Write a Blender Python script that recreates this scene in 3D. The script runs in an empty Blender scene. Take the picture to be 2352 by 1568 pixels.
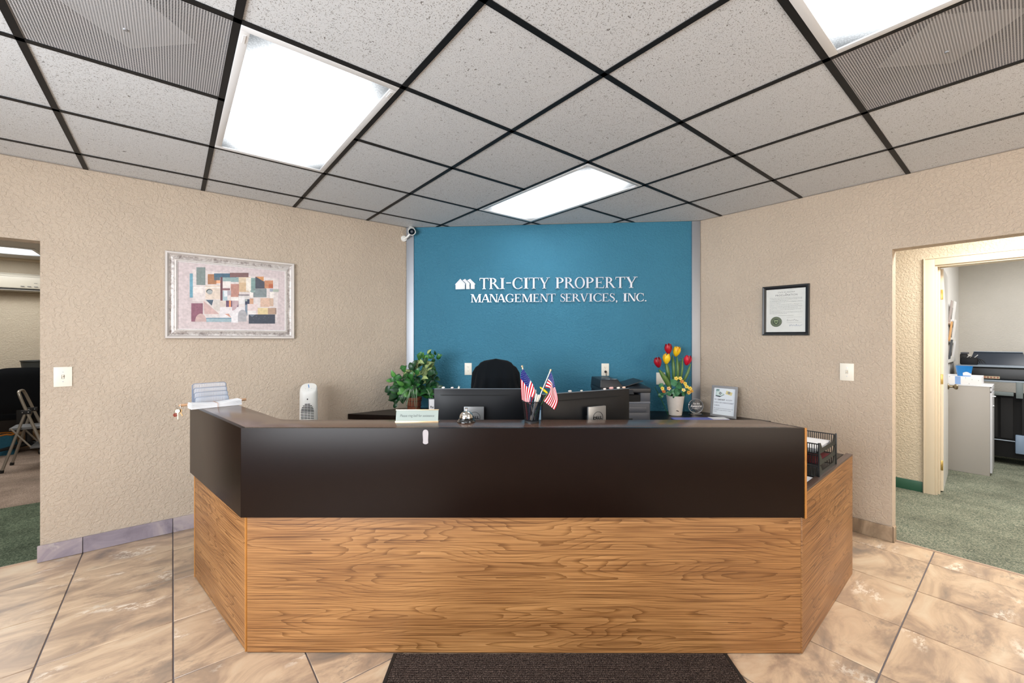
import bpy, bmesh, math, random
from math import sin, cos, pi, radians, sqrt, atan2
from mathutils import Vector, Matrix, noise
random.seed(7)
S = bpy.context.scene
COL = S.collection

# ---------------------------------------------------------------- camera
H, CH = 1.37, 1.104            # eye height, ceiling above the eye
ZC = H + CH                    # ceiling height 2.474
F, CX, CY = 962.0, 1176.0, 781.0
cam = bpy.data.objects.new('camera', bpy.data.cameras.new('camera'))
COL.objects.link(cam); S.camera = cam
cam.location = (0, 0, H); cam.rotation_euler = (pi/2, 0, 0)
cam.data.sensor_width = 36; cam.data.lens = F/2352*36
cam.data.shift_y = -3/2352; cam.data.clip_start = .05

# ---------------------------------------------------------------- world, light, exposure
w = bpy.data.worlds.new('world'); S.world = w; w.use_nodes = True
w.node_tree.nodes['Background'].inputs[0].default_value = (.75, .86, 1, 1)
w.node_tree.nodes['Background'].inputs[1].default_value = 1.0
S.view_settings.view_transform = 'Standard'; S.view_settings.look = 'None'
S.view_settings.gamma = 1; S.view_settings.use_curve_mapping = False
S.view_settings.exposure = -0.10
S.cycles.use_denoising = True
S.cycles.max_bounces = 10; S.cycles.diffuse_bounces = 6
TH = .8894
P = Vector((sin(TH), cos(TH), 0)); Q = Vector((-cos(TH), sin(TH), 0))
AP = atan2(P.y, P.x)           # turn of the room's grid against the camera
def R(p, q, z=0): return P*p + Q*q + Vector((0, 0, z))
def area(name, loc, sx, sy, power, col=(1, 1, 1), rot=(0, 0, 0)):
    l = bpy.data.lights.new(name, 'AREA'); l.shape = 'RECTANGLE'; l.size = sx; l.size_y = sy
    l.energy = power; l.color = col
    o = bpy.data.objects.new(name, l); COL.objects.link(o); o.location = loc; o.rotation_euler = rot
    return o
DIFF = 9.0                     # radiance of the fluorescent lenses
area('daylight_fill', R(1.5, -2.33, 1.5), 2.6, 1.5, 195, (.90, .95, 1), (pi/2, 0, AP+pi))  # daylight fill, shifted along the rear wall to brighten the right ceiling
area('daylight_door', R(-2.33, .6, 1.5), 2.4, 1.4, 215, (.92, .96, 1), (pi/2, 0, AP+pi/2*3))
area('hall_light', R(4.5, -.4, ZC-.03), .55, 1.3, 80, (1, .96, .90), (0, 0, AP))
area('copy_room_light', R(6.6, -.7, ZC-.03), 1.2, 1.2, 45, (1, .98, .96), (0, 0, AP))
area('left_office_light', R(-1.7, 7.3, ZC-.04), 1.2, 1.2, 26, (1, .97, .93), (0, 0, AP))
area('left_hall_light', R(-1.6, 4.8, ZC-.04), 1.2, .6, 34, (1, .97, .93), (0, 0, AP))

# ---------------------------------------------------------------- helpers
def lin(c):
    if isinstance(c, str): c = [int(c[i:i+2], 16)/255 for i in (0, 2, 4)]
    return tuple((x/12.92 if x <= .04045 else ((x+.055)/1.055)**2.4) for x in c)
def px(u, v, Y): return Vector(((u-CX)/F*Y, Y, H+(CY-v)/F*Y))
def onz(u, v, z):
    d = (z-H)*F/(CY-v); return Vector(((u-CX)/F*d, d, z))
def onplane(u, v, o, n):
    r = Vector(((u-CX)/F, 1, (CY-v)/F)); e = Vector((0, 0, H))
    return e + r*((o-e).dot(n)/r.dot(n))
MATS = {}
def mat(name, col=(.5, .5, .5), rough=.5, metal=0, spec=.5, bump=None, var=None, emit=None, estr=0,
        trans=0, alpha=1, attr=None, coat=0, sheen=0, ior=None):
    if name in MATS: return MATS[name]
    m = bpy.data.materials.new(name); m.use_nodes = True; MATS[name] = m
    nt = m.node_tree; b = nt.nodes['Principled BSDF']
    b.inputs['Base Color'].default_value = (*lin(col), 1)
    b.inputs['Roughness'].default_value = rough; b.inputs['Metallic'].default_value = metal
    b.inputs['Specular IOR Level'].default_value = spec
    b.inputs['Transmission Weight'].default_value = trans; b.inputs['Alpha'].default_value = alpha
    b.inputs['Coat Weight'].default_value = coat; b.inputs['Sheen Weight'].default_value = sheen
    if ior: b.inputs['IOR'].default_value = ior
    if emit: b.inputs['Emission Color'].default_value = (*lin(emit), 1); b.inputs['Emission Strength'].default_value = estr
    tc = nt.nodes.new('ShaderNodeTexCoord')
    src = None
    if attr:
        a = nt.nodes.new('ShaderNodeAttribute'); a.attribute_name = 'Col'; src = a.outputs['Color']
        nt.links.new(src, b.inputs['Base Color'])
    if var:                      # (scale, amount, detail)
        n = nt.nodes.new('ShaderNodeTexNoise'); n.inputs['Scale'].default_value = var[0]
        n.inputs['Detail'].default_value = var[2] if len(var) > 2 else 3
        nt.links.new(tc.outputs['Object'], n.inputs['Vector'])
        mr = nt.nodes.new('ShaderNodeMapRange'); mr.inputs[1].default_value = .25; mr.inputs[2].default_value = .75
        mr.inputs[3].default_value = 1-var[1]; mr.inputs[4].default_value = 1+var[1]
        nt.links.new(n.outputs['Fac'], mr.inputs[0])
        mx = nt.nodes.new('ShaderNodeVectorMath'); mx.operation = 'MULTIPLY'
        mx.inputs[0].default_value = lin(col)
        if src: nt.links.new(src, mx.inputs[0])
        nt.links.new(mr.outputs[0], mx.inputs[1]); nt.links.new(mx.outputs[0], b.inputs['Base Color'])
    if bump:                     # (scale, distance, detail)
        n = nt.nodes.new('ShaderNodeTexNoise'); n.inputs['Scale'].default_value = bump[0]
        n.inputs['Detail'].default_value = bump[2] if len(bump) > 2 else 2
        nt.links.new(tc.outputs['Object'], n.inputs['Vector'])
        bp = nt.nodes.new('ShaderNodeBump'); bp.inputs['Strength'].default_value = 1
        bp.inputs['Distance'].default_value = bump[1]
        nt.links.new(n.outputs['Fac'], bp.inputs['Height']); nt.links.new(bp.outputs[0], b.inputs['Normal'])
    return m
def ramp(nt, stops):
    r = nt.nodes.new('ShaderNodeValToRGB'); e = r.color_ramp.elements
    while len(e) < len(stops): e.new(.5)
    for k, (p, c) in enumerate(stops): e[k].position = p; e[k].color = (*lin(c), 1)
    return r
def node(nt, t, **kw):
    n = nt.nodes.new('ShaderNode'+t)
    for k, v in kw.items():
        if k in n.inputs.keys(): n.inputs[k].default_value = v
        else: setattr(n, k, v)
    return n

class MB:
    def __init__(s): s.v = []; s.f = []; s.c = []; s.uv = None
    def add(s, vs, fs, col=None):
        b = len(s.v); s.v += [tuple(x) for x in vs]; s.f += [[b+i for i in f] for f in fs]; s.c += [col]*len(fs); return s
    def box(s, x0, x1, y0, y1, z0, z1, col=None):
        vs = [(x, y, z) for z in (z0, z1) for y in (y0, y1) for x in (x0, x1)]
        return s.add(vs, [(0, 2, 3, 1), (4, 5, 7, 6), (0, 1, 5, 4), (2, 6, 7, 3), (0, 4, 6, 2), (1, 3, 7, 5)], col)
    def prism(s, poly, z0, z1, col=None):
        n = len(poly)
        ar = sum(poly[i][0]*poly[(i+1) % n][1]-poly[(i+1) % n][0]*poly[i][1] for i in range(n))
        if ar < 0: poly = poly[::-1]
        vs = [(x, y, z0) for x, y in poly]+[(x, y, z1) for x, y in poly]
        fs = [tuple(range(n-1, -1, -1)), tuple(range(n, 2*n))]+[(i, (i+1) % n, n+(i+1) % n, n+i) for i in range(n)]
        return s.add(vs, fs, col)
    def poly(s, pts, z, col=None):
        n = len(pts)
        ar = sum(pts[i][0]*pts[(i+1) % n][1]-pts[(i+1) % n][0]*pts[i][1] for i in range(n))
        if ar < 0: pts = pts[::-1]
        return s.add([(x, y, z) for x, y in pts], [tuple(range(n))], col)
    def tube(s, path, r, n=8, caps=True, col=None):
        path = [Vector(p) for p in path]; rs = r if isinstance(r, (list, tuple)) else [r]*len(path)
        vs = []; up = None
        for i, p in enumerate(path):
            t = (path[min(i+1, len(path)-1)]-path[max(i-1, 0)]).normalized()
            if up is None: up = t.orthogonal().normalized()
            up = (up-t*up.dot(t)).normalized(); sd = t.cross(up)
            vs += [p+(up*cos(2*pi*k/n)+sd*sin(2*pi*k/n))*rs[i] for k in range(n)]
        fs = [(i*n+k, i*n+(k+1) % n, (i+1)*n+(k+1) % n, (i+1)*n+k) for i in range(len(path)-1) for k in range(n)]
        if caps: fs += [tuple(range(n-1, -1, -1)), tuple((len(path)-1)*n+k for k in range(n))]
        return s.add(vs, fs, col)
    def lathe(s, prof, n=24, c=(0, 0, 0), col=None, sx=1, sy=1):
        vs = []; fs = []
        for r, z in prof: vs += [(c[0]+r*sx*cos(2*pi*k/n), c[1]+r*sy*sin(2*pi*k/n), c[2]+z) for k in range(n)]
        m = len(prof)
        fs = [(i*n+k, i*n+(k+1) % n, (i+1)*n+(k+1) % n, (i+1)*n+k) for i in range(m-1) for k in range(n)]
        if prof[0][0] > 1e-5: fs.append(tuple(range(n-1, -1, -1)))
        if prof[-1][0] > 1e-5: fs.append(tuple((m-1)*n+k for k in range(n)))
        return s.add(vs, fs, col)
    def ball(s, c, r, n=10, m=6, col=None, sc=(1, 1, 1)):
        vs = []
        for i in range(m+1):
            a = -pi/2+pi*i/m
            vs += [(c[0]+r*sc[0]*cos(a)*cos(2*pi*k/n), c[1]+r*sc[1]*cos(a)*sin(2*pi*k/n), c[2]+r*sc[2]*sin(a)) for k in range(n)]
        return s.add(vs, [(i*n+k, i*n+(k+1) % n, (i+1)*n+(k+1) % n, (i+1)*n+k) for i in range(m) for k in range(n)], col)
    def surf(s, fn, nu, nv, col=None, uv=False):
        vs = [fn(i/nu, j/nv) for j in range(nv+1) for i in range(nu+1)]
        fs = [(j*(nu+1)+i, j*(nu+1)+i+1, (j+1)*(nu+1)+i+1, (j+1)*(nu+1)+i) for j in range(nv) for i in range(nu)]
        b = len(s.v)
        if uv:
            s.uv = s.uv or {}
            for j in range(nv+1):
                for i in range(nu+1): s.uv[b+j*(nu+1)+i] = (i/nu, j/nv)
        if callable(col):
            s.v += [tuple(x) for x in vs]; s.f += [[b+i for i in f] for f in fs]
            s.c += [col((i+.5)/nu, (j+.5)/nv) for j in range(nv) for i in range(nu)]
            return s
        return s.add(vs, fs, col)
    def mesh(s, name, bevel=0, smooth=False, seg=2, ang=30):
        me = bpy.data.meshes.new(name); me.from_pydata(s.v, [], s.f)
        if any(c is not None for c in s.c):
            a = me.color_attributes.new('Col', 'FLOAT_COLOR', 'CORNER')
            for p_, c in zip(me.polygons, s.c):
                cc = (*lin(c or 'ffffff'), 1)
                for li in p_.loop_indices: a.data[li].color = cc
        if s.uv:
            ul = me.uv_layers.new(name='UVMap')
            for lp in me.loops: ul.data[lp.index].uv = s.uv.get(lp.vertex_index, (0, 0))
        if bevel or smooth:
            bm = bmesh.new(); bm.from_mesh(me)
            if smooth: bmesh.ops.remove_doubles(bm, verts=bm.verts, dist=1e-6)
            if bevel:
                es = [e for e in bm.edges if len(e.link_faces) == 2 and e.calc_face_angle(0) > radians(ang)]
                bmesh.ops.bevel(bm, geom=es, offset=bevel, segments=seg, profile=.6, affect='EDGES', clamp_overlap=True)
            bm.to_mesh(me); bm.free()
        if smooth or bevel:
            for p_ in me.polygons: p_.use_smooth = True
            me.set_sharp_from_angle(angle=radians(40))
        return me
WM = {}
def frame(loc=(0, 0, 0), rz=0, rx=0): return Matrix.Translation(Vector(loc)) @ Matrix.Rotation(rz, 4, 'Z') @ Matrix.Rotation(rx, 4, 'X')
def vplane(o, xd, lean=0):      # x to the right, y up, z out of the wall
    x = Vector(xd).normalized(); z = x.cross(Vector((0, 0, 1)))
    m = Matrix((x, Vector((0, 0, 1)), z)).transposed().to_4x4()
    return Matrix.Translation(Vector(o)) @ m @ Matrix.Rotation(lean, 4, 'X')
def put(o, parent=None, M=None):
    if M is None: M = WM[parent.name].copy() if parent else Matrix.Identity(4)
    WM[o.name] = M
    if parent:
        o.parent = parent; o.matrix_local = WM[parent.name].inverted() @ M
    else: o.matrix_local = M
    return o
def tag(o, label, cat, group=None):
    o['label'] = label; o['category'] = cat
    if group: o['group'] = group
    return o
def thing(name, label, cat, loc=(0, 0, 0), rz=0, group=None, M=None):
    o = bpy.data.objects.new(name, None); COL.objects.link(o); o.empty_display_size = .05
    put(o, None, M if M is not None else frame(loc, rz)); return tag(o, label, cat, group)
def obj(name, mb, m, parent=None, M=None, bevel=0, smooth=False, seg=2, label=None, ang=30):
    me = mb.mesh(name, bevel, smooth, seg, ang) if isinstance(mb, MB) else mb
    if m is not None and not len(me.materials): me.materials.append(m)
    o = bpy.data.objects.new(name, me); COL.objects.link(o); put(o, parent, M)
    if label: o['label'] = label
    return o
def struct(name, mb, m, parent=None, M=None, **k):
    o = obj(name, mb, m, parent, M, **k)
    if parent is None: o['kind'] = 'structure'
    return o
def solid(o, t, off=-1):
    md = o.modifiers.new('thickness', 'SOLIDIFY'); md.thickness = t; md.offset = off; return o
def text_mesh(body, size, shear=0, align='CENTER', bold=0, ext=.0002, spacing=1):
    c = bpy.data.curves.new('lettering', 'FONT'); c.body = body; c.size = size; c.shear = shear
    c.align_x = align; c.align_y = 'CENTER'; c.extrude = ext; c.offset = bold; c.space_character = spacing
    c.resolution_u = 3
    o = bpy.data.objects.new('lettering', c); COL.objects.link(o)
    me = bpy.data.meshes.new_from_object(o.evaluated_get(bpy.context.evaluated_depsgraph_get()))
    bpy.data.objects.remove(o); bpy.data.curves.remove(c); me.materials.clear(); return me
def text(name, body, size, m, parent, x, y, z, fit=None, base=None, **k):
    me = text_mesh(body, size, **k)
    if fit:
        xs = [v.co.x for v in me.vertices]; s = fit/(max(xs)-min(xs))
        for v in me.vertices: v.co.x *= s
    return obj(name, me, m, parent, (base if base is not None else WM[parent.name]) @ Matrix.Translation((x, y, z)))
def clip(poly, a, b):            # keep the part left of a->b
    out = []
    def side(p): return (b[0]-a[0])*(p[1]-a[1])-(b[1]-a[1])*(p[0]-a[0])
    for i in range(len(poly)):
        p, q = poly[i], poly[(i+1) % len(poly)]; sp, sq = side(p), side(q)
        if sp >= 0: out.append(p)
        if sp*sq < 0:
            t = sp/(sp-sq); out.append((p[0]+(q[0]-p[0])*t, p[1]+(q[1]-p[1])*t))
    return out
def clipall(poly, room):
    for i in range(len(room)):
        poly = clip(poly, room[i], room[(i+1) % len(room)])
        if len(poly) < 3: return []
    return poly
def parea(p): return abs(sum(p[i][0]*p[(i+1) % len(p)][1]-p[(i+1) % len(p)][0]*p[i][1] for i in range(len(p))))/2
def seen(pts, z):                # could the photograph show any of it
    for p, q in pts:
        w_ = R(p, q, z)
        if w_.y > .2:
            u = CX+F*w_.x/w_.y; v = CY-F*(z-H)/w_.y
            if -20 < u < 2372 and -20 < v < 1588: return True
    return False

# ---------------------------------------------------------------- materials
def wall_mat(name, col, dist=.0022, sc=55, vv=.035):
    m = mat(name, col, .62, spec=.35); nt = m.node_tree; b = nt.nodes['Principled BSDF']
    tc = node(nt, 'TexCoord')
    n1 = node(nt, 'TexNoise', Scale=sc, Detail=3, Roughness=.55, Distortion=.6)
    n2 = node(nt, 'TexNoise', Scale=sc*2.6, Detail=2)
    n3 = node(nt, 'TexNoise', Scale=2.3, Detail=4)
    for n in (n1, n2, n3): nt.links.new(tc.outputs['Object'], n.inputs['Vector'])
    r = ramp(nt, [(.40, '000000'), (.60, 'ffffff')]); nt.links.new(n1.outputs['Fac'], r.inputs[0])
    mx = node(nt, 'Math', operation='MULTIPLY_ADD'); mx.inputs[1].default_value = .35
    nt.links.new(n2.outputs['Fac'], mx.inputs[0]); nt.links.new(r.outputs[0], mx.inputs[2])
    bp = node(nt, 'Bump', Strength=1.0, Distance=dist); nt.links.new(mx.outputs[0], bp.inputs['Height'])
    nt.links.new(bp.outputs[0], b.inputs['Normal'])
    c = lin(col); r2 = node(nt, 'ValToRGB'); e = r2.color_ramp.elements
    e[0].position = .35; e[0].color = tuple(x*(1-vv) for x in c)+(1,); e[1].position = .65; e[1].color = tuple(min(1, x*(1+vv)) for x in c)+(1,)
    nt.links.new(n3.outputs['Fac'], r2.inputs[0]); nt.links.new(r2.outputs[0], b.inputs['Base Color'])
    return m
M_TAN = wall_mat('tan_plaster', 'beae9c')
M_CREAM = wall_mat('cream_plaster', 'cdc0aa')
M_BLUE = wall_mat('blue_plaster', '367791')
M_OFFW = wall_mat('off_white_plaster', 'd4d0c8', .001)
M_TRIMW = mat('cream_trim_paint', 'dacbb2', .4)
M_DOORW = mat('white_door_paint', 'dcdcda', .4)
M_ALU = mat('brushed_aluminium', 'a4a7ad', .5, metal=.8, bump=(220, .0003))
M_SILV = mat('silver_metal', 'b9bcc2', .3, metal=.9)
M_CHROME = mat('chrome', 'e4e0d8', .08, metal=1)
M_BRASS = mat('brass', 'b89a5a', .3, metal=.9)
M_KNOB = mat('aged_bronze', '8d7f68', .3, metal=.9)
M_GOLD = mat('pale_gold_metal', 'e0c49c', .28, metal=.85)
M_BLACKP = mat('black_plastic', '17181a', .45)
M_DARKP = mat('charcoal_plastic', '0f1115', .45, spec=.3, bump=(900, .0002))
M_GREYP = mat('mid_grey_plastic', '54575e', .45)
M_WHITEP = mat('white_plastic', 'eeeeea', .35)
M_IVORY = mat('ivory_plastic', 'e8e2d4', .38)
M_BLACKF = mat('black_fabric', '0a0d11', .9, spec=.15, sheen=.05, bump=(600, .0006))
M_PAPER = mat('white_paper', 'f2f2f4', .7)
M_PRINT = mat('print_ink', 'ffffff', .55, attr=True)
M_ART = mat('painted_print', 'ffffff', .5, attr=True, var=(60, .16, 6))
M_INK = mat('black_ink', '1c1c20', .6)
M_INKG = mat('grey_ink', '77797a', .6)
M_HOLE = mat('dark_slot', '0a0a0a', .8)
M_GRID = mat('black_ceiling_bar', '101113', .55, spec=.3)
M_BROWN = mat('dark_brown_laminate', '170d09', .30, spec=.15, bump=(700, .00008), var=(14, .05))
M_TOP = mat('lit_brown_laminate', '5a4236', .2, spec=.8, var=(14, .05))  # same laminate as the fascia, made paler and glossier for the top's reflection
M_CAP = mat('brown_laminate_edge', '54423a', .35)
M_WOODTRIM = mat('orange_wood_edging', 'b57a38', .45, var=(30, .15))
M_GLASS = mat('clear_glass', 'ffffff', .02, trans=1, ior=1.45)
M_FRAMEW = mat('white_enamel', 'e2e4e6', .35)

def wood_mat(name, a, b_, c_):
    m = mat(name, a, .42, spec=.4); nt = m.node_tree; b = nt.nodes['Principled BSDF']
    tc = node(nt, 'TexCoord'); mp = node(nt, 'Mapping'); mp.inputs['Scale'].default_value = (1.0, 1, 8)
    nt.links.new(tc.outputs['Object'], mp.inputs[0])
    n1 = node(nt, 'TexNoise', Scale=1.0, Detail=1.6, Roughness=.4); nt.links.new(mp.outputs[0], n1.inputs['Vector'])
    sx = node(nt, 'SeparateXYZ'); nt.links.new(tc.outputs['Object'], sx.inputs[0])
    ma = node(nt, 'Math', operation='MULTIPLY'); ma.inputs[1].default_value = 5.0
    nt.links.new(sx.outputs[2], ma.inputs[0])
    mb_ = node(nt, 'Math', operation='MULTIPLY_ADD'); mb_.inputs[1].default_value = 2.3
    nt.links.new(n1.outputs['Fac'], mb_.inputs[0]); nt.links.new(ma.outputs[0], mb_.inputs[2])
    # jitter along the grain
    mp3 = node(nt, 'Mapping'); mp3.inputs['Scale'].default_value = (5, 5, 40); nt.links.new(tc.outputs['Object'], mp3.inputs[0])
    n3 = node(nt, 'TexNoise', Scale=1, Detail=3); nt.links.new(mp3.outputs[0], n3.inputs['Vector'])
    mc = node(nt, 'Math', operation='MULTIPLY_ADD'); mc.inputs[1].default_value = .11
    nt.links.new(n3.outputs['Fac'], mc.inputs[0]); nt.links.new(mb_.outputs[0], mc.inputs[2])
    ms = node(nt, 'Math', operation='MULTIPLY'); ms.inputs[1].default_value = 9.0; nt.links.new(mc.outputs[0], ms.inputs[0])
    fr = node(nt, 'Math', operation='FRACT'); nt.links.new(ms.outputs[0], fr.inputs[0])
    r1 = ramp(nt, [(0, b_), (.30, a), (.70, a), (1, c_)]); nt.links.new(fr.outputs[0], r1.inputs[0])
    mp2 = node(nt, 'Mapping'); mp2.inputs['Scale'].default_value = (2.2, 2.2, 260); nt.links.new(tc.outputs['Object'], mp2.inputs[0])
    n2 = node(nt, 'TexNoise', Scale=1, Detail=3); nt.links.new(mp2.outputs[0], n2.inputs['Vector'])
    r2 = ramp(nt, [(.34, '9a8a7a'), (.56, 'ffffff')]); nt.links.new(n2.outputs['Fac'], r2.inputs[0])
    mp4 = node(nt, 'Mapping'); mp4.inputs['Scale'].default_value = (1.2, 1, 9); nt.links.new(tc.outputs['Object'], mp4.inputs[0])
    n4 = node(nt, 'TexNoise', Scale=1.4, Detail=2); nt.links.new(mp4.outputs[0], n4.inputs['Vector'])
    r4 = ramp(nt, [(.32, 'd2c8c0'), (.68, 'ffffff')]); nt.links.new(n4.outputs['Fac'], r4.inputs[0])
    x1 = node(nt, 'MixRGB', blend_type='MULTIPLY'); x1.inputs[0].default_value = .9
    nt.links.new(r1.outputs[0], x1.inputs[1]); nt.links.new(r2.outputs[0], x1.inputs[2])
    x2 = node(nt, 'MixRGB', blend_type='MULTIPLY'); x2.inputs[0].default_value = .9
    nt.links.new(x1.outputs[0], x2.inputs[1]); nt.links.new(r4.outputs[0], x2.inputs[2])
    nt.links.new(x2.outputs[0], b.inputs['Base Color'])
    return m
M_WOOD = wood_mat('oak_laminate', 'ab7c4c', '83592f', 'b08252')

def ceiling_mat():
    m = mat('fissured_ceiling_tile', 'd2d5d8', .85, spec=.2); nt = m.node_tree; b = nt.nodes['Principled BSDF']
    tc = node(nt, 'TexCoord'); oi = node(nt, 'ObjectInfo')
    ad = node(nt, 'VectorMath', operation='ADD'); nt.links.new(tc.outputs['Object'], ad.inputs[0])
    cb = node(nt, 'CombineXYZ'); mu = node(nt, 'Math', operation='MULTIPLY'); mu.inputs[1].default_value = 40
    nt.links.new(oi.outputs['Random'], mu.inputs[0]); nt.links.new(mu.outputs[0], cb.inputs[2])
    nt.links.new(cb.outputs[0], ad.inputs[1])
    n1 = node(nt, 'TexNoise', Scale=85, Detail=2, Roughness=.6, Distortion=1.2); nt.links.new(ad.outputs[0], n1.inputs['Vector'])
    n2 = node(nt, 'TexNoise', Scale=230, Detail=1); nt.links.new(ad.outputs[0], n2.inputs['Vector'])
    r1 = ramp(nt, [(.30, '9a9692'), (.36, 'ffffff')]); nt.links.new(n1.outputs['Fac'], r1.inputs[0])
    r2 = ramp(nt, [(.30, 'b8b4b0'), (.40, 'ffffff')]); nt.links.new(n2.outputs['Fac'], r2.inputs[0])
    x = node(nt, 'MixRGB', blend_type='MULTIPLY'); x.inputs[0].default_value = 1
    nt.links.new(r1.outputs[0], x.inputs[1]); nt.links.new(r2.outputs[0], x.inputs[2])
    y = node(nt, 'MixRGB', blend_type='MULTIPLY'); y.inputs[0].default_value = 1
    y.inputs[1].default_value = (*lin('d2d5d8'), 1); nt.links.new(x.outputs[0], y.inputs[2])
    nt.links.new(y.outputs[0], b.inputs['Base Color'])
    bp = node(nt, 'Bump', Strength=.6, Distance=.001); nt.links.new(x.outputs[0], bp.inputs['Height']); nt.links.new(bp.outputs[0], b.inputs['Normal'])
    return m
M_CEIL = ceiling_mat()

def stone_mat(name, stops, rough=.33, rand=1.0, tint='ffffff'):
    m = mat(name, stops[1][1], rough, spec=.5); nt = m.node_tree; b = nt.nodes['Principled BSDF']
    tc = node(nt, 'TexCoord'); oi = node(nt, 'ObjectInfo')
    mu = node(nt, 'Math', operation='MULTIPLY'); mu.inputs[1].default_value = 60*rand
    nt.links.new(oi.outputs['Random'], mu.inputs[0]); cb = node(nt, 'CombineXYZ')
    nt.links.new(mu.outputs[0], cb.inputs[2]); nt.links.new(mu.outputs[0], cb.inputs[0])
    ad = node(nt, 'VectorMath', operation='ADD'); nt.links.new(tc.outputs['Object'], ad.inputs[0]); nt.links.new(cb.outputs[0], ad.inputs[1])
    mp = node(nt, 'Mapping'); mp.inputs['Scale'].default_value = (1.0, 1.9, 1); mp.inputs['Rotation'].default_value = (0, 0, .35)
    nt.links.new(ad.outputs[0], mp.inputs[0])
    n1 = node(nt, 'TexNoise', Scale=3.0, Detail=7, Roughness=.62, Distortion=.9); nt.links.new(mp.outputs[0], n1.inputs['Vector'])
    r1 = ramp(nt, stops); nt.links.new(n1.outputs['Fac'], r1.inputs[0])
    n2 = node(nt, 'TexNoise', Scale=26, Detail=6, Roughness=.7); nt.links.new(mp.outputs[0], n2.inputs['Vector'])
    n3 = node(nt, 'TexNoise', Scale=4.2, Detail=2); nt.links.new(ad.outputs[0], n3.inputs['Vector'])
    # grey pitted clouds
    r3 = ramp(nt, [(.56, '000000'), (.66, 'ffffff')]); nt.links.new(n3.outputs['Fac'], r3.inputs[0])
    r2 = ramp(nt, [(.47, '000000'), (.60, 'ffffff')]); nt.links.new(n2.outputs['Fac'], r2.inputs[0])
    mm = node(nt, 'Math', operation='MULTIPLY'); nt.links.new(r3.outputs[0], mm.inputs[0]); nt.links.new(r2.outputs[0], mm.inputs[1])
    m6 = node(nt, 'Math', operation='MULTIPLY'); m6.inputs[1].default_value = .55; nt.links.new(mm.outputs[0], m6.inputs[0])
    x = node(nt, 'MixRGB'); x.inputs[2].default_value = (*lin(stops[0][1]), 1)
    nt.links.new(m6.outputs[0], x.inputs[0]); nt.links.new(r1.outputs[0], x.inputs[1])
    # pale scuffed patches
    n4 = node(nt, 'TexNoise', Scale=3.4, Detail=1, Distortion=.4); 
    ad2 = node(nt, 'VectorMath', operation='ADD'); ad2.inputs[1].default_value = (7, 3, 1); nt.links.new(mp.outputs[0], ad2.inputs[0]); nt.links.new(ad2.outputs[0], n4.inputs['Vector'])
    r4 = ramp(nt, [(.62, '000000'), (.72, 'ffffff')]); nt.links.new(n4.outputs['Fac'], r4.inputs[0])
    r5 = ramp(nt, [(.48, '000000'), (.56, 'ffffff')]); nt.links.new(n2.outputs['Fac'], r5.inputs[0])
    m4 = node(nt, 'Math', operation='MULTIPLY'); nt.links.new(r4.outputs[0], m4.inputs[0]); nt.links.new(r5.outputs[0], m4.inputs[1])
    m7 = node(nt, 'Math', operation='MULTIPLY'); m7.inputs[1].default_value = .7; nt.links.new(m4.outputs[0], m7.inputs[0])
    y = node(nt, 'MixRGB'); y.inputs[2].default_value = (*lin('eee4d4'), 1)
    nt.links.new(m7.outputs[0], y.inputs[0]); nt.links.new(x.outputs[0], y.inputs[1])
    nt.links.new(y.outputs[0], b.inputs['Base Color'])
    bp = node(nt, 'Bump', Strength=.5, Distance=.0012); nt.links.new(n1.outputs['Fac'], bp.inputs['Height']); nt.links.new(bp.outputs[0], b.inputs['Normal'])
    return m
M_STONE = stone_mat('tan_stone_tile', [(.30, '83766a'), (.44, 'a8907a'), (.56, 'c6ac90'), (.72, 'd2c0a6')])
M_BASEL = stone_mat('daylit_stone_tile', [(.25, '6f6672'), (.45, '948a94'), (.58, 'ab9fa2'), (.75, 'b8aaa4')], .35)  # violet cast of daylight on the left base tiles put into the colour
M_BASER = stone_mat('brown_stone_tile', [(.25, '6c5c4c'), (.45, '94806a'), (.58, 'ae9880'), (.75, 'bca890')], .35)
M_GROUT = mat('grey_grout', '6c6668', .9)

def carpet_mat(name, a, b_, c_):
    m = mat(name, a, .95, spec=.1); nt = m.node_tree; b = nt.nodes['Principled BSDF']
    tc = node(nt, 'TexCoord')
    n1 = node(nt, 'TexNoise', Scale=130, Detail=3, Roughness=.7); n2 = node(nt, 'TexNoise', Scale=3.5, Detail=4)
    for n in (n1, n2): nt.links.new(tc.outputs['Object'], n.inputs['Vector'])
    r = ramp(nt, [(.36, a), (.5, b_), (.64, c_)]); nt.links.new(n1.outputs['Fac'], r.inputs[0])
    r2 = ramp(nt, [(.3, 'b8b8b8'), (.7, 'ffffff')]); nt.links.new(n2.outputs['Fac'], r2.inputs[0])
    x = node(nt, 'MixRGB', blend_type='MULTIPLY'); x.inputs[0].default_value = .8
    nt.links.new(r.outputs[0], x.inputs[1]); nt.links.new(r2.outputs[0], x.inputs[2]); nt.links.new(x.outputs[0], b.inputs['Base Color'])
    bp = node(nt, 'Bump', Strength=.8, Distance=.004); nt.links.new(n1.outputs['Fac'], bp.inputs['Height']); nt.links.new(bp.outputs[0], b.inputs['Normal'])
    return m
M_CARPG = carpet_mat('green_carpet', '3e4d40', '5e6b58', '85907a')
M_CARPR = carpet_mat('grey_green_carpet', '4c5a52', '7d8272', 'a5a592')
M_CARPM = carpet_mat('mauve_beige_carpet', '86766a', 'a08e80', 'b8a596')
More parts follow.
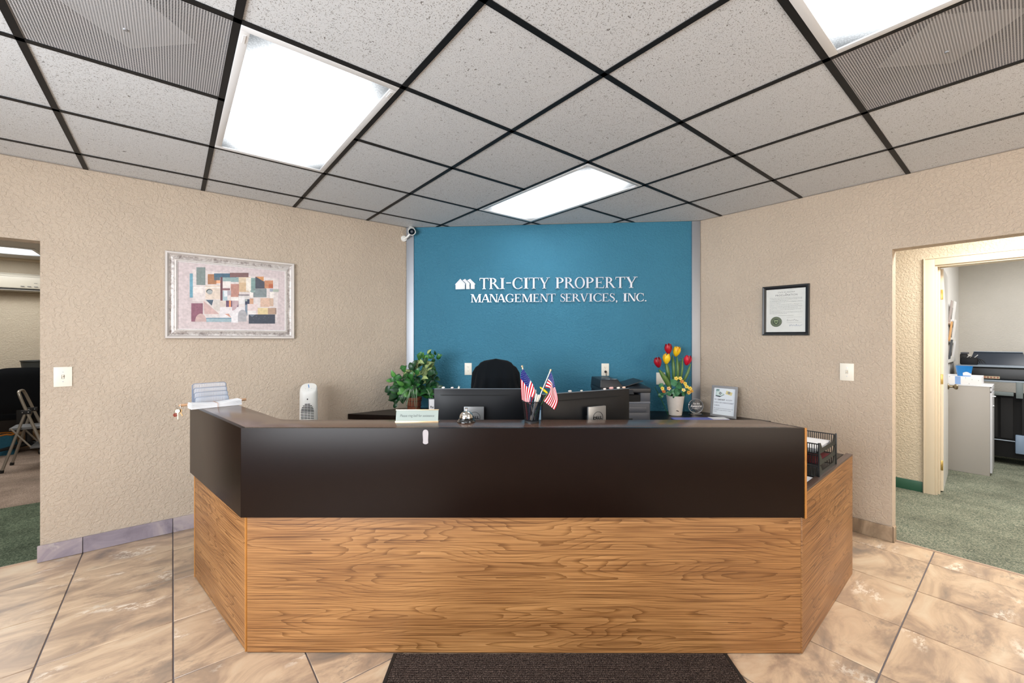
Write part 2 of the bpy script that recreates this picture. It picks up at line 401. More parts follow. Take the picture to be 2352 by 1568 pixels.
def matmat():
    m = mat('ribbed_brown_mat', '3a302c', .95, spec=.1); nt = m.node_tree; b = nt.nodes['Principled BSDF']
    tc = node(nt, 'TexCoord'); n1 = node(nt, 'TexNoise', Scale=260, Detail=3); nt.links.new(tc.outputs['Object'], n1.inputs['Vector'])
    r = ramp(nt, [(.38, '1c1614'), (.52, '3d322d'), (.66, '6a5c54')]); nt.links.new(n1.outputs['Fac'], r.inputs[0])
    nt.links.new(r.outputs[0], b.inputs['Base Color'])
    bp = node(nt, 'Bump', Strength=.8, Distance=.003); nt.links.new(n1.outputs['Fac'], bp.inputs['Height']); nt.links.new(bp.outputs[0], b.inputs['Normal'])
    return m
M_MAT = matmat()
def lens_mat(name):
    # prismatic acrylic lens glowing from the tubes behind it
    m = bpy.data.materials.new(name); m.use_nodes = True; nt = m.node_tree; nt.nodes.clear()
    out = node(nt, 'OutputMaterial'); em = node(nt, 'Emission'); tc = node(nt, 'TexCoord')
    s = node(nt, 'SeparateXYZ'); nt.links.new(tc.outputs['Object'], s.inputs[0])
    def fall(sock, half, soft):
        a = node(nt, 'Math', operation='ABSOLUTE'); nt.links.new(sock, a.inputs[0])
        r = node(nt, 'MapRange', interpolation_type='SMOOTHSTEP'); r.inputs[1].default_value = half-soft; r.inputs[2].default_value = half+.01
        r.inputs[3].default_value = 1; r.inputs[4].default_value = .22; nt.links.new(a.outputs[0], r.inputs[0]); return r.outputs[0]
    fx = fall(s.outputs[0], .262, .16); fy = fall(s.outputs[1], .565, .24)
    mm = node(nt, 'Math', operation='MULTIPLY'); nt.links.new(fx, mm.inputs[0]); nt.links.new(fy, mm.inputs[1])
    v = node(nt, 'TexVoronoi', Scale=150); nt.links.new(tc.outputs['Object'], v.inputs['Vector'])
    mr = node(nt, 'MapRange'); mr.inputs[1].default_value = 0; mr.inputs[2].default_value = .6; mr.inputs[3].default_value = 1.15; mr.inputs[4].default_value = .8
    nt.links.new(v.outputs['Distance'], mr.inputs[0])
    m2 = node(nt, 'Math', operation='MULTIPLY'); nt.links.new(mm.outputs[0], m2.inputs[0]); nt.links.new(mr.outputs[0], m2.inputs[1])
    m3 = node(nt, 'Math', operation='MULTIPLY'); m3.inputs[1].default_value = DIFF; nt.links.new(m2.outputs[0], m3.inputs[0])
    em.inputs[0].default_value = (.92, .965, 1, 1); nt.links.new(m3.outputs[0], em.inputs[1]); nt.links.new(em.outputs[0], out.inputs[0])
    return m
M_LENS = lens_mat('glowing_prismatic_lens')

# ================================================================ THE ROOM
G = frame((0, 0, 0), AP)         # frame whose x runs along P and y along Q
WL, WR = 3.848, 3.80             # planes of the left wall (q) and right wall (p)
CL, CR = (1.786, WL), (WR, 1.915)
B0 = -2.4
room = [(B0, B0), (WR, B0), CR, CL, (B0, WL)]
TK = .115

# --- floor with its stone tiles
fl = struct('floor', MB().prism([(B0, B0), (WR+.045, B0), (WR+.045, 1.9), CR, CL, (B0, WL), (B0, WL+.045), (-1.9, WL+.045)] if False else [(B0, B0), (WR+.04, B0), (WR+.04, 1.9), (CL[0], WL+.04), (B0, WL+.04)], -.05, -.004), M_GROUT, M=G)
tp, tq, p0, q0 = .4512, .448, .003, .385
rest = MB()
froom = [(B0, B0), (WR+.04, B0), (WR+.04, 1.9), (CL[0], WL+.04), (B0, WL+.04)]
g = .0028
desk_hide = [(-.9, 2.1), (.95, 2.1), (1.75, 2.75), (1.9, 3.9), (-1.4, 4.2), (-1.5, 2.75)]
def inside(pt, poly):
    c = False; n = len(poly)
    for i in range(n):
        (x1, y1), (x2, y2) = poly[i], poly[(i+1) % n]
        if (y1 > pt[1]) != (y2 > pt[1]) and pt[0] < (x2-x1)*(pt[1]-y1)/(y2-y1)+x1: c = not c
    return c
for i in range(-7, 10):
    for j in range(-8, 9):
        a, b = p0+i*tp, q0+j*tq
        pl = clipall([(a+g, b+g), (a+tp-g, b+g), (a+tp-g, b+tq-g), (a+g, b+tq-g)], froom)
        if len(pl) < 3 or parea(pl) < .0006: continue
        hid = all(inside((R(p_, q_).x, R(p_, q_).y), desk_hide) for p_, q_ in pl)
        if seen(pl, 0) and not hid:
            cx_, cy_ = a+tp/2, b+tq/2
            dz = random.uniform(-.0006, .0006)
            t = MB().prism([(x-cx_, y-cy_) for x, y in pl], -.008, dz)
            obj('floor_tile', t, M_STONE, fl, G @ Matrix.Translation((cx_, cy_, 0)), bevel=.0015, seg=1)
        else: rest.prism(pl, -.008, 0)
o = obj('floor_tile_field', rest, M_STONE, fl, G); o['kind'] = 'stuff'

# --- walls
def wallbox(*boxes):
    m = MB()
    for b in boxes: m.box(*b)
    return m
LO0, LO1, LOZ = -1.62, -.635, 1.983       # left opening
RO0, RO1, ROZ = -.75, .583, 1.988         # right opening
struct('wall_left', wallbox((LO1, CL[0]+.05, WL, WL+TK, 0, ZC), (LO0, LO1, WL, WL+TK, LOZ, ZC), (B0-TK, LO0, WL, WL+TK, 0, ZC)), M_TAN, M=G)
struct('wall_right', wallbox((WR, WR+TK, RO1, CR[1]+.03, 0, ZC), (WR, WR+TK, RO0, RO1, ROZ, ZC), (WR, WR+TK, B0-TK, RO0, 0, ZC)), M_TAN, M=G)
Lw, Rw = R(*CL), R(*CR)
dW = (Rw-Lw); wlen = dW.length; dW.normalize()
GB = vplane((Lw.x, Lw.y, 0), dW)          # blue wall: x along it, y up, z out
struct('wall_back', MB().box(-.05, wlen+.05, 0, ZC, -.10, 0), M_BLUE, M=GB)
struct('wall_rear', wallbox((B0-TK, -1.5, B0-TK, B0, 0, ZC), (1.1, WR+TK, B0-TK, B0, 0, ZC), (-1.5, 1.1, B0-TK, B0, 2.3, ZC), (-1.5, 1.1, B0-TK, B0, 0, .2)), M_TAN, M=G)
struct('wall_side', wallbox((B0-TK, B0, B0, -.2, 0, ZC), (B0-TK, B0, 2.2, WL, 0, ZC), (B0-TK, B0, -.2, 2.2, 2.2, ZC)), M_TAN, M=G)
# corner trims of brushed metal beside the blue wall
sxu = lambda u: (onplane(u, 781, Lw, GB.col[2].xyz)-Lw).dot(dW)
struct('trim_1', MB().box(.004, .004+.073, 0, ZC-.002, .0, .012), M_ALU, M=GB, bevel=.002)
struct('trim_2', MB().box(wlen-.004-.076, wlen-.004, 0, ZC-.002, .0, .012), M_ALU, M=GB, bevel=.002)

# --- baseboards of stone tiles
def baseboard(name, m, axis, lo, hi, joints, plane, sgn, extra=None):
    root = struct(name, MB().box(*( (lo, hi, plane-.003, plane, 0, .098) if axis == 'p' else (plane-.003, plane, lo, hi, 0, .098))), M_GROUT, M=G)
    xs = [lo]+[j for j in joints if lo+.02 < j < hi-.02]+[hi]
    for a, b in zip(xs, xs[1:]):
        h = .102
        if axis == 'p': t = MB().box(a+.0015, b-.0015, plane-.014, plane-.001, .001, h); c = ((a+b)/2, plane, 0)
        else: t = MB().box(plane-.014, plane-.001, a+.0015, b-.0015, .001, h); c = (plane, (a+b)/2, 0)
        t.v = [(x-c[0], y-c[1], z) for x, y, z in t.v]
        obj('baseboard_tile', t, m, root, G @ Matrix.Translation(c), bevel=.0015, seg=1)
    return root
baseboard('baseboard_left', M_BASEL, 'p', LO1-.012, CL[0]-.03, [p0+k*tp for k in range(-2, 5)], WL, 1)
rb = baseboard('baseboard_right', M_BASER, 'q', RO1-.012, CR[1]-.03, [q0+k*tq for k in range(0, 5)], WR, 1)
t = MB().box(WR-.014, WR+TK*.42, RO1-.014, RO1-.001, .001, .102)
obj('baseboard_tile', t, M_BASER, rb, G, bevel=.0015, seg=1)

# --- ceiling: black tee grid, lay-in tiles
ce = struct('ceiling', MB().prism([(B0-TK, B0-TK), (9.2, B0-TK), (9.2, 9.4), (B0-TK-1, 9.4), (B0-TK-1, B0)], ZC+.12, ZC+.2), mat('plenum_deck', '3a3a3c', .9), M=G)
ci, cj, cs = 1.395, 1.1126, .61
LIGHTS = {(-2, 1), (-2, 2), (1, 1), (1, 2), (0, -2), (0, -3), (-3, -3), (-3, -2)}
VENTS = {(-3, 1), (1, -2)}
rest = MB(); k = 0
for i in range(-7, 5):
    for j in range(-6, 6):
        if (i, j) in LIGHTS or (i, j) in VENTS: continue
        a, b = ci+i*cs, cj+j*cs; e = .003
        pl = clipall([(a+e, b+e), (a+cs-e, b+e), (a+cs-e, b+cs-e), (a+e, b+cs-e)], room)
        if len(pl) < 3 or parea(pl) < .0008: continue
        dz = random.uniform(0, .0015)
        if seen(pl, ZC):
            cx_, cy_ = a+cs/2, b+cs/2
            t = MB().prism([(x-cx_, y-cy_) for x, y in pl], ZC+.0035+dz, ZC+.02)
            obj('ceiling_tile', t, M_CEIL, ce, G @ Matrix.Translation((cx_, cy_, 0)))
        else: rest.prism(pl, ZC+.0035, ZC+.02)
o = obj('ceiling_tile_field', rest, M_CEIL, ce, G); o['kind'] = 'stuff'
def bar(a, b, w_=.0125):
    ax = 0 if abs(a[1]-b[1]) < 1e-6 else 1
    pl = [(a[0], a[1]-w_), (b[0], a[1]-w_), (b[0], a[1]+w_), (a[0], a[1]+w_)] if ax == 0 else [(a[0]-w_, a[1]), (a[0]+w_, a[1]), (a[0]+w_, b[1]), (a[0]-w_, b[1])]
    pl = clipall(pl, room)
    if len(pl) < 3 or parea(pl) < .001: return
    m = MB().prism(pl, ZC, ZC+.003)
    up = clipall([(x, y) for x, y in ([(a[0], a[1]-.001), (b[0], a[1]-.001), (b[0], a[1]+.001), (a[0], a[1]+.001)] if ax == 0 else [(a[0]-.001, a[1]), (a[0]+.001, a[1]), (a[0]+.001, b[1]), (a[0]-.001, b[1])])], room)
    if len(up) > 2: m.prism(up, ZC+.003, ZC+.035)
    obj('grid_bar', m, M_GRID, ce, G)
RNG = range(-7, 6)
inl = lambda i, j: (i, j) in LIGHTS
for i in RNG:
    p_ = ci+i*cs
    if B0 < p_ < WR: bar((p_, B0), (p_, WL))
for j in range(-6, 6):
    q_ = cj+j*cs
    if not B0 < q_ < WL: continue
    # cross bars run from grid line to grid line, but not across a 2x4 light
    segs = []; st = None
    for i in RNG:
        a = ci+i*cs
        blocked = inl(i, j) and inl(i, j-1)
        if not blocked and st is None: st = a
        if blocked and st is not None: segs.append((st, a-.012)); st = None
        if blocked: st = None
    if st is not None: segs.append((st, WR))
    # rebuild starts after a blocked cell
    cur = B0; out = []
    for i in RNG:
        a = ci+i*cs
        if inl(i, j) and inl(i, j-1): out.append((cur, a+.0125)); cur = a+cs-.0125
    out.append((cur, WR))
    for a, b in out:
        if b-a > .05: bar((a, q_), (b, q_))
# wall angle along the edges
for a, b in zip(room, room[1:]+room[:1]):
    d = Vector((b[0]-a[0], b[1]-a[1], 0)); n = Vector((-d.y, d.x, 0)).normalized()*.018
    obj('wall_angle', MB().prism([(a[0], a[1]), (b[0], b[1]), (b[0]+n.x, b[1]+n.y), (a[0]+n.x, a[1]+n.y)], ZC+.0005, ZC+.003), mat('grey_wall_angle', 'a09c98', .5), ce, G)

def ceiling_light(i, j, label):
    c = (ci+(i+.5)*cs, cj+(j+1)*cs)
    t = thing('ceiling_light', label, 'light', M=G @ Matrix.Translation((c[0], c[1], ZC)), group='fluorescent ceiling lights')
    X, Y = .2925, .5975; m = MB(); w_ = .030
    for x0, x1, y0, y1 in ((-X, X, -Y, -Y+w_), (-X, X, Y-w_, Y), (-X, -X+w_, -Y+w_, Y-w_), (X-w_, X, -Y+w_, Y-w_)):
        m.box(x0, x1, y0, y1, -.002, .012)
    obj('frame', m, M_FRAMEW, t, bevel=.002)
    m = MB().box(-X+w_, X-w_, -Y+w_, Y-w_, .004, .008)
    obj('diffuser', m, M_LENS, t)
    m = MB()
    m.box(-X, X, -Y, Y, .09, .095)
    for x0, x1, y0, y1 in ((-X, X, -Y, -Y+.003), (-X, X, Y-.003, Y), (-X, -X+.003, -Y, Y), (X-.003, X, -Y, Y)): m.box(x0, x1, y0, y1, .012, .09)
    obj('housing', m, M_FRAMEW, t)
    for s_ in (-1, 1): obj('latch', MB().box(s_*(X-.016)-.004, s_*(X-.016)+.004, -Y+.05, -Y+.10, -.004, -.0015), M_FRAMEW, t)
    return t
ceiling_light(-2, 1, 'large glowing ceiling light panel left of centre, above the left wall picture')
ceiling_light(1, 1, 'far glowing ceiling light panel just in front of the blue wall')
ceiling_light(0, -3, 'glowing ceiling light panel cut off by the upper right corner, beside a vent')
o = ceiling_light(-3, -3, 'unseen ceiling light panel added behind the viewer to balance the light')  # extra unseen panel, added to balance the visible lights

# perforated return-air panels with the deflector plate behind
def perf_mesh():
    N = 74; S_ = .585; c = S_/N; r = c*.36; v = []; f = []; h = c/2
    ring = [(cos(pi/8+k*pi/4), sin(pi/8+k*pi/4)) for k in range(8)]
    sq = [(1, .414), (.414, 1), (-.414, 1), (-1, .414), (-1, -.414), (-.414, -1), (.414, -1), (1, -.414)]
    for a in range(N):
        for b in range(N):
            x = -S_/2+(a+.5)*c; y = -S_/2+(b+.5)*c; n = len(v)
            v += [(x+r*p_[0], y+r*p_[1], 0) for p_ in ring]+[(x+h*p_[0], y+h*p_[1], 0) for p_ in sq]+[(x+h*s1, y+h*s2, 0) for s1, s2 in ((1, 1), (-1, 1), (-1, -1), (1, -1))]
            for k in range(8): f.append((n+k, n+(k+1) % 8, n+8+(k+1) % 8, n+8+k))
            f += [(n+8, n+9, n+16), (n+10, n+11, n+17), (n+12, n+13, n+18), (n+14, n+15, n+19)]
    me = bpy.data.meshes.new('perforated_sheet'); me.from_pydata(v, [], f); return me
M_VENT = mat('grey_vent_metal', 'b4b4b6', .5); M_VENTD = mat('dark_plenum_metal', '55565a', .7)
PERF = perf_mesh(); PERF.materials.append(M_VENT)
def vent(i, j, label):
    c = (ci+(i+.5)*cs, cj+(j+.5)*cs)
    t = thing('return_air_vent', label, 'vent', M=G @ Matrix.Translation((c[0], c[1], ZC)), group='perforated ceiling vents')
    obj('perforated_sheet', PERF, None, t, WM[t.name] @ Matrix.Translation((0, 0, .003)))
    m = MB(); X = .2925
    m.box(-X, X, -X, X, .105, .11)
    for x0, x1, y0, y1 in ((-X, X, -X, -X+.003), (-X, X, X-.003, X), (-X, -X+.003, -X, X), (X-.003, X, -X, X)): m.box(x0, x1, y0, y1, .004, .105)
    obj('housing', m, M_VENTD, t)
    m = MB().prism([(.205, 0), (0, .205), (-.205, 0), (0, -.205)], .045, .048)
    obj('deflector_plate', m, mat('pale_plate', 'a8a8aa', .5), t, bevel=.001)
    m = MB()
    for sx_, sy_ in ((-.13, 0), (.13, 0), (0, .13), (0, -.13)): obj('bracket', MB().box(sx_-.01, sx_+.01, sy_-.01, sy_+.01, .048, .105), M_VENTD, t)
    m = MB().lathe([(0, -.002), (.006, -.001), (.007, .003)], 10)
    obj('screw', m, M_ALU, t)
vent(-3, 1, 'perforated dark grey ceiling vent at upper left, beside the large light panel')
vent(1, -2, 'perforated pale grey ceiling vent at upper right, below the cut off light panel')

# --- hall and copy room behind the right wall
D = 5.235; HW = -2.2
struct('wall_hall', wallbox((D, D+.12, .520, 2.2, 0, ZC), (D, D+.12, -.40, .520, 2.032, ZC), (D, D+.12, HW, -.40, 0, ZC)), M_CREAM, M=G)
struct('wall_hall_end', wallbox((WR+TK, D, 2.2, 2.3, 0, ZC), (WR+TK, 9.0, HW-.1, HW, 0, ZC)), M_CREAM, M=G)
struct('floor_copy_room', MB().box(WR+.04, 8.4, HW, 2.2, -.05, .004), M_CARPR, M=G)
struct('trim_3', MB().box(WR+.034, WR+.048, RO0, RO1-.002, -.02, .006), mat('beige_threshold', 'b39a84', .5), M=G, bevel=.001)
struct('ceiling_hall', MB().box(WR+TK, 8.4, HW, 2.2, ZC, ZC+.05), mat('white_ceiling_paint', 'e4e2de', .8), M=G)
struct('wall_copy_left', MB().box(D+.12, 8.25, .585, .685, 0, ZC), mat('white_wall_paint', 'f0efec', .6, bump=(60, .0008)), M=G)
struct('wall_copy_back', MB().box(8.12, 8.22, HW, .585, 0, ZC), M_OFFW, M=G)
struct('baseboard_hall', MB().box(D-.006, D-.0005, .598, 2.2, .004, .098), mat('dark_green_cove_base', '2c5a46', .4), M=G, bevel=.002)
# door casing and jamb
cas = MB()
cas.box(D-.016, D-.0005, .520, .592, .004, 2.100); cas.box(D-.016, D-.0005, -.40, .520, 2.030, 2.100)
cas.box(D-.022, D-.016, .582, .592, .004, 2.100); cas.box(D-.022, D-.016, -.40, .582, 2.088, 2.100)
dr = struct('door_1', cas, M_TRIMW, M=G, bevel=.002)
jm = MB()
jm.box(D-.0005, D+.13, .505, .520, .004, 2.030); jm.box(D-.0005, D+.13, -.40, .505, 2.016, 2.030)
jm.box(D+.05, D+.085, .493, .505, .004, 2.016)
obj('jamb', jm, M_TRIMW, dr, G, bevel=.0015)
# door leaf, swung open past a right angle
a = R(5.375, .516); b = R(6.135, .551); dv = (b-a).normalized()
GD = Matrix.Translation((a.x, a.y, 0)) @ Matrix((dv, Vector((-dv.y, dv.x, 0)), Vector((0, 0, 1)))).transposed().to_4x4()
leaf = obj('door_leaf', MB().box(0, .762, -.036, 0, .014, 2.012), M_DOORW, dr, GD, bevel=.0015)
obj('door_edge', MB().box(-.0012, 0, -.0355, -.0005, .016, 2.010), M_TRIMW, leaf, GD, label='hinge edge of the white door, coloured for the tan light on it')  # trim colour stands for tan light falling on the white door's edge
for zz in (1.78, 1.02, .245):
    m = MB(); m.prism([(-.034, -.044), (-.003, -.044), (-.003, .044), (-.034, .044)], -.0035, -.0012)
    Mh = GD @ Matrix(((0, 0, 1, 0), (1, 0, 0, 0), (0, 1, 0, zz), (0, 0, 0, 1)))
    o = obj('hinge', m, M_BRASS, leaf, Mh, bevel=.001)
    m = MB().tube([(-.006, .006, zz-.044), (-.006, .006, zz+.044)], .0055, 8)
    obj('hinge_pin', m, M_BRASS, leaf, GD, smooth=True)
m = MB()
for s_ in (-1,):
    m.lathe([(0, 0), (.029, 0), (.031, .003), (.028, .009), (.012, .012), (.010, .034), (.016, .040), (.026, .050), (.028, .060), (.022, .070), (0, .074)], 20)
Mk = GD @ Matrix.Translation((.695, -.036, .905)) @ Matrix.Rotation(pi/2, 4, 'X')
obj('door_knob', m, M_KNOB, leaf, Mk, smooth=True)

# --- left hall and office behind the left wall
struct('floor_office', MB().box(-5.2, .9, WL+.04, 5.25, -.05, .004), M_CARPG, M=G)
struct('floor_office_far', MB().box(-5.2, .9, 5.25, 8.6, -.05, .006), M_CARPM, M=G)
struct('trim_4', MB().box(LO0, LO1-.002, WL+.034, WL+.048, -.02, .006), MATS['beige_threshold'], M=G, bevel=.001)
struct('wall_office', wallbox((-5.3, .9, 8.6, 8.7, 0, ZC), (.9, 1.0, WL+TK, 8.7, 0, ZC), (-5.3, -5.2, WL+TK, 8.7, 0, ZC), (-5.2, B0-TK, WL, WL+TK, 0, ZC)), M_CREAM, M=G)
struct('ceiling_office', MB().box(-5.2, .9, WL+TK, 8.6, ZC, ZC+.05), MATS['white_ceiling_paint'], M=G)
struct('trim_5', MB().box(-5.2, .9, 8.58, 8.598, ZC-.035, ZC-.001), M_TRIMW, M=G, bevel=.003)

# ================================================================ RECEPTION DESK
desk = thing('reception_desk', 'long angled reception desk with dark brown transaction top over oak wood panels', 'desk', (.05, 2.0, 0))
ZT, ZF = .99, .603
A = Vector((-1.172, 1.81, 0)); Bn = Vector((1.263, 1.81, 0))
wd = Vector((-.747, .665, 0)); wn = Vector((.665, .747, 0))
E1 = A+wd*.934; E2 = E1+wn*.197
# countertop outline with an eased inner corner
fo = .0195
inner = [(-1.10-.055, 2.003+.049), (-1.118, 2.022), (-1.085, 2.008), (-1.04, 2.003)]
top = [(A.x+.007, A.y+fo), (Bn.x-.012, Bn.y+fo), (1.175, 1.995), (1.155, 2.003)]+inner[::-1]+[(E2.x-wd.x*fo, E2.y-wd.y*fo), (E1.x-wd.x*fo+wn.x*fo, E1.y-wd.y*fo+wn.y*fo)]
obj('countertop', MB().prism(top, ZT-.028, ZT), M_TOP, desk, Matrix.Identity(4), bevel=.002)
fx = frame((A.x, A.y, 0), 0)
obj('fascia_panel', MB().box(.0, Bn.x-A.x, .0, .019, ZF, ZT), M_BROWN, desk, fx, bevel=.0012)
fl_ = frame((A.x, A.y, 0), atan2(wd.y, wd.x))
obj('fascia_panel', MB().box(.0005, .934, -.019, 0, ZF, ZT), M_BROWN, desk, fl_, bevel=.0012)
obj('fascia_panel', MB().box(.915, .934, -.197, -.0195, ZF, ZT), M_BROWN, desk, fl_, bevel=.0012, label='brown end board of the left wing')
# inner boards
obj('inner_board', MB().box(.06, Bn.x-A.x-.1, .178, .193, .70, ZT-.0285), M_BROWN, desk, fx)
obj('inner_board', MB().box(.06, .914, -.195, -.180, .70, ZT-.0285), M_BROWN, desk, fl_)
# front wood panel
FP0, FP1 = Vector((-1.166, 1.834, 0)), Vector((1.262, 1.828, 0))
fp = frame(FP0, atan2(FP1.y-FP0.y, FP1.x-FP0.x)); fpl = (FP1-FP0).length
obj('front_panel', MB().box(.006, fpl-.002, 0, .018, .004, ZF+.02), M_WOOD, desk, fp, bevel=.001)
obj('kick_board', MB().box(.004, fpl-.004, .004, .02, 0, .004), M_HOLE, desk, fp)
# left wing panel
SP0 = Vector((-1.176, 1.846, 0)); SP1 = Vector((-1.838, 2.425, 0)); sd = SP1-SP0
sp = frame(SP0, atan2(sd.y, sd.x)); spl = sd.length
obj('side_panel', MB().box(.002, spl-.004, -.018, 0, .004, ZF+.02), M_WOOD, desk, sp, bevel=.001)
obj('edge_strip', MB().box(-.008, .0015, -.019, .0015, 0, ZF), M_WOODTRIM, desk, sp, bevel=.0015)
obj('edge_strip', MB().box(spl-.0038, spl+.006, -.02, .0015, 0, ZF), M_WOODTRIM, desk, sp, bevel=.0015)
obj('end_panel', MB().box(.0, .018, -.19, -.02, 0, ZF), M_WOOD, desk, sp @ Matrix.Translation((spl-.024, 0, 0)))
# right side panel, lower, with a brown cap
RP0 = Vector((1.266, 1.826, 0)); RP1 = Vector((1.995, 2.454, 0)); rd = RP1-RP0
rp = frame(RP0, atan2(rd.y, rd.x)); rpl = rd.length
obj('side_panel', MB().box(0, rpl, 0, .020, .003, .694), M_WOOD, desk, rp, bevel=.001)
obj('panel_cap', MB().box(.006, rpl, -.001, .030, .6945, .704), M_CAP, desk, rp, bevel=.002)
# end board of the transaction top, orange edge
ev = (Vector((1.175, 1.995, 0))-Vector((1.263, 1.81, 0))); ea = atan2(ev.y, ev.x)
en = frame((1.2645, 1.808, 0), ea)
obj('end_board', MB().box(.0, ev.length+.006, -.010, -.0005, ZF-.004, ZT), M_BROWN, desk, en)
obj('edge_strip', MB().box(-.0012, .006, -.0125, -.0005, ZF-.004, ZT+.0005), M_WOODTRIM, desk, en, bevel=.001)
# work surface inside
ws = [(-1.13, 1.875), (1.235, 1.875), (1.96, 2.475), (1.62, 2.86), (1.05, 2.68), (-1.0, 2.68), (-1.60, 2.75), (-1.79, 2.42)]
obj('work_surface', MB().prism(ws, .67, .697), M_BROWN, desk, Matrix.Identity(4), bevel=.002)
obj('modesty_frame', MB().box(-1.0, 1.05, 2.55, 2.57, .0, .67), M_BROWN, desk, Matrix.Identity(4))
# scuff where a sign was stuck
m = MB()
c0 = onplane(977.5, 1003, A, Vector((0, 1, 0)))
o_ = []
for k in range(24):
    t_ = 2*pi*k/24; rx = .0115+.0008*sin(5*t_); rz = .0325
    o_.append((rx*max(-1, min(1, 1.35*cos(t_))), rz*(abs(sin(t_))**.75)*(1 if sin(t_) > 0 else -1)+.001*sin(3*t_)))
m.prism(o_, 0, .0012)
obj('adhesive_patch', m, mat('grey_adhesive', 'a9a2a4', .6, bump=(500, .0008)), desk, vplane((c0.x, 1.81-.0001, c0.z), (1, 0, 0)), label='torn pale adhesive strip on the brown fascia')

# floor mat
m = MB(); X0, X1 = -.512, .931; ys = 1.824
m.box(X0, X1, .2, ys, .001, .006)
nr = 150
mt = tag(obj('floor_mat', m, M_MAT), 'dark brown ribbed floor mat lying before the reception desk', 'mat')
m = MB()
for k_ in range(46):
    y_ = ys-.006-k_*.0115
    m.box(X0+.012, X1-.012, y_-.0072, y_, .006, .0092)
o = obj('rib', m, M_MAT, mt, bevel=.0012, seg=1); o['kind'] = 'stuff'
for x_ in (X0-.004, X1-.010): obj('mat_edge', MB().box(x_, x_+.014, .2, ys, .0012, .0075), mat('dark_rubber', '1c1918', .7), mt, bevel=.001)

# ================================================================ ITEMS ON THE TOP
def at(u, v, z=ZT): return onz(u, v, z)
# name plate
c = at(957, 969.5); w_ = .200
t = thing('name_plate', 'gold edged desk name plate reading Please ring bell for assistance', 'sign', (c.x, c.y+.004, ZT), .012)
tilt = Matrix.Rotation(radians(-14), 4, 'X')
Mp = WM[t.name] @ tilt
obj('plate', MB().box(-.098, .098, -.001, .001, .004, .056), mat('silver_plate', '98a29c', .6, spec=.3), t, Mp)
m = MB(); m.box(-.1, .1, -.0035, .003, 0, .005); m.box(-.1, .1, -.0035, .003, .0545, .0585)
obj('holder_rail', m, M_GOLD, t, Mp, bevel=.001)
m = MB(); m.box(-.1, .1, -.003, .035, .0, .0025)
obj('holder_base', m, M_GOLD, t)
text('lettering', 'Please ring bell for assistance', .0165, mat('etched_grey', '4c5252', .6), t, 0, .029, .0012, fit=.158,
     base=Mp @ Matrix(((1, 0, 0, 0), (0, 0, -1, 0), (0, 1, 0, 0), (0, 0, 0, 1))), shear=.15)
# bell
c = at(1071, 968.5)
t = thing('service_bell', 'chrome service bell with black base beside the name plate', 'bell', (c.x, c.y, ZT))
obj('base', MB().lathe([(.040, 0), (.0425, .002), (.042, .005), (.036, .013), (.032, .0165), (0, .0165)], 32), mat('gloss_black', '141414', .12, coat=1), t, smooth=True)
prof = [(.031, .0195), (.0322, .021), (.0315, .027), (.029, .034), (.024, .041), (.017, .0465), (.009, .0495), (0, .0505)]
obj('dome', MB().lathe(prof, 32), M_CHROME, t, smooth=True)
obj('collar', MB().lathe([(.0345, .0165), (.0345, .0188), (.031, .0195), (0, .0195)], 32), mat('gloss_black'), t, smooth=True)
obj('plunger', MB().lathe([(.0045, .049), (.003, .053), (.0025, .060), (.0065, .0615), (.0072, .064), (.0055, .0665), (0, .067)], 14), M_CHROME, t, smooth=True)
# pen cup
c = at(1221.5, 969.5); cup_c = c.copy()
cup = thing('pen_cup', 'black wire mesh pen cup full of pens beside the service bell', 'cup', (c.x, c.y, ZT))
r0, r1, hc = .0315, .0425, .097
meshm = mat('black_wire_mesh', '101013', .45, metal=.3)
m = MB(); nn = 64
for k_ in range(nn):
    for s_ in (-1, 1):
        pts = []
        for q_ in range(5):
            f_ = q_/4; a_ = 2*pi*k_/nn+s_*f_*.9; rr = r0+(r1-r0)*f_
            pts.append((rr*cos(a_), rr*sin(a_), .006+f_*(hc-.008)))
        m.tube(pts, .0006, 3, False)
o = obj('mesh_wall', m, meshm, cup)
def ringtube(m, r, z, t_, n=32, cx_=0, cy_=0):
    m.tube([(cx_+r*cos(2*pi*k_/n), cy_+r*sin(2*pi*k_/n), z) for k_ in range(n+1)], t_, 6, False)
m = MB(); ringtube(m, r1, hc, .0022)
obj('rim', m, meshm, cup, smooth=True)
obj('base', MB().lathe([(.034, 0), (.0345, .006), (.032, .009), (0, .009)], 28), M_BLACKP, cup, smooth=True)
pens = [('white pen with pale barrel leaning in the mesh cup', 'd8d2d0', -.012, .006, .030, .0, .128, 'e8e4e0'),
        ('dark red pen at the left inside the mesh cup', '7a2530', -.024, .0, -.030, .005, .118, '3a1015'),
        ('black marker pen leaning to the left in the mesh cup', '16181c', .012, -.006, -.022, -.004, .122, '0c0c0e'),
        ('black pen with a white clip near the cup centre', '1d2023', .010, .010, -.006, .014, .130, 'cfcfd2'),
        ('grey pen with silver tip in the mesh cup', '8d8d90', .000, -.014, .016, -.010, .126, 'c9c9c9'),
        ('black capped pen standing high at the back of the cup', '0f1012', .006, .012, .014, .020, .140, 'd8d0cc'),
        ('beige pencil leaning right in the mesh cup', 'c9b8a6', -.006, -.004, .024, -.006, .124, 'e0d2c2'),
        ('dark blue pen low in the mesh cup', '1a2244', -.018, -.010, -.006, -.018, .112, '1a2244')]
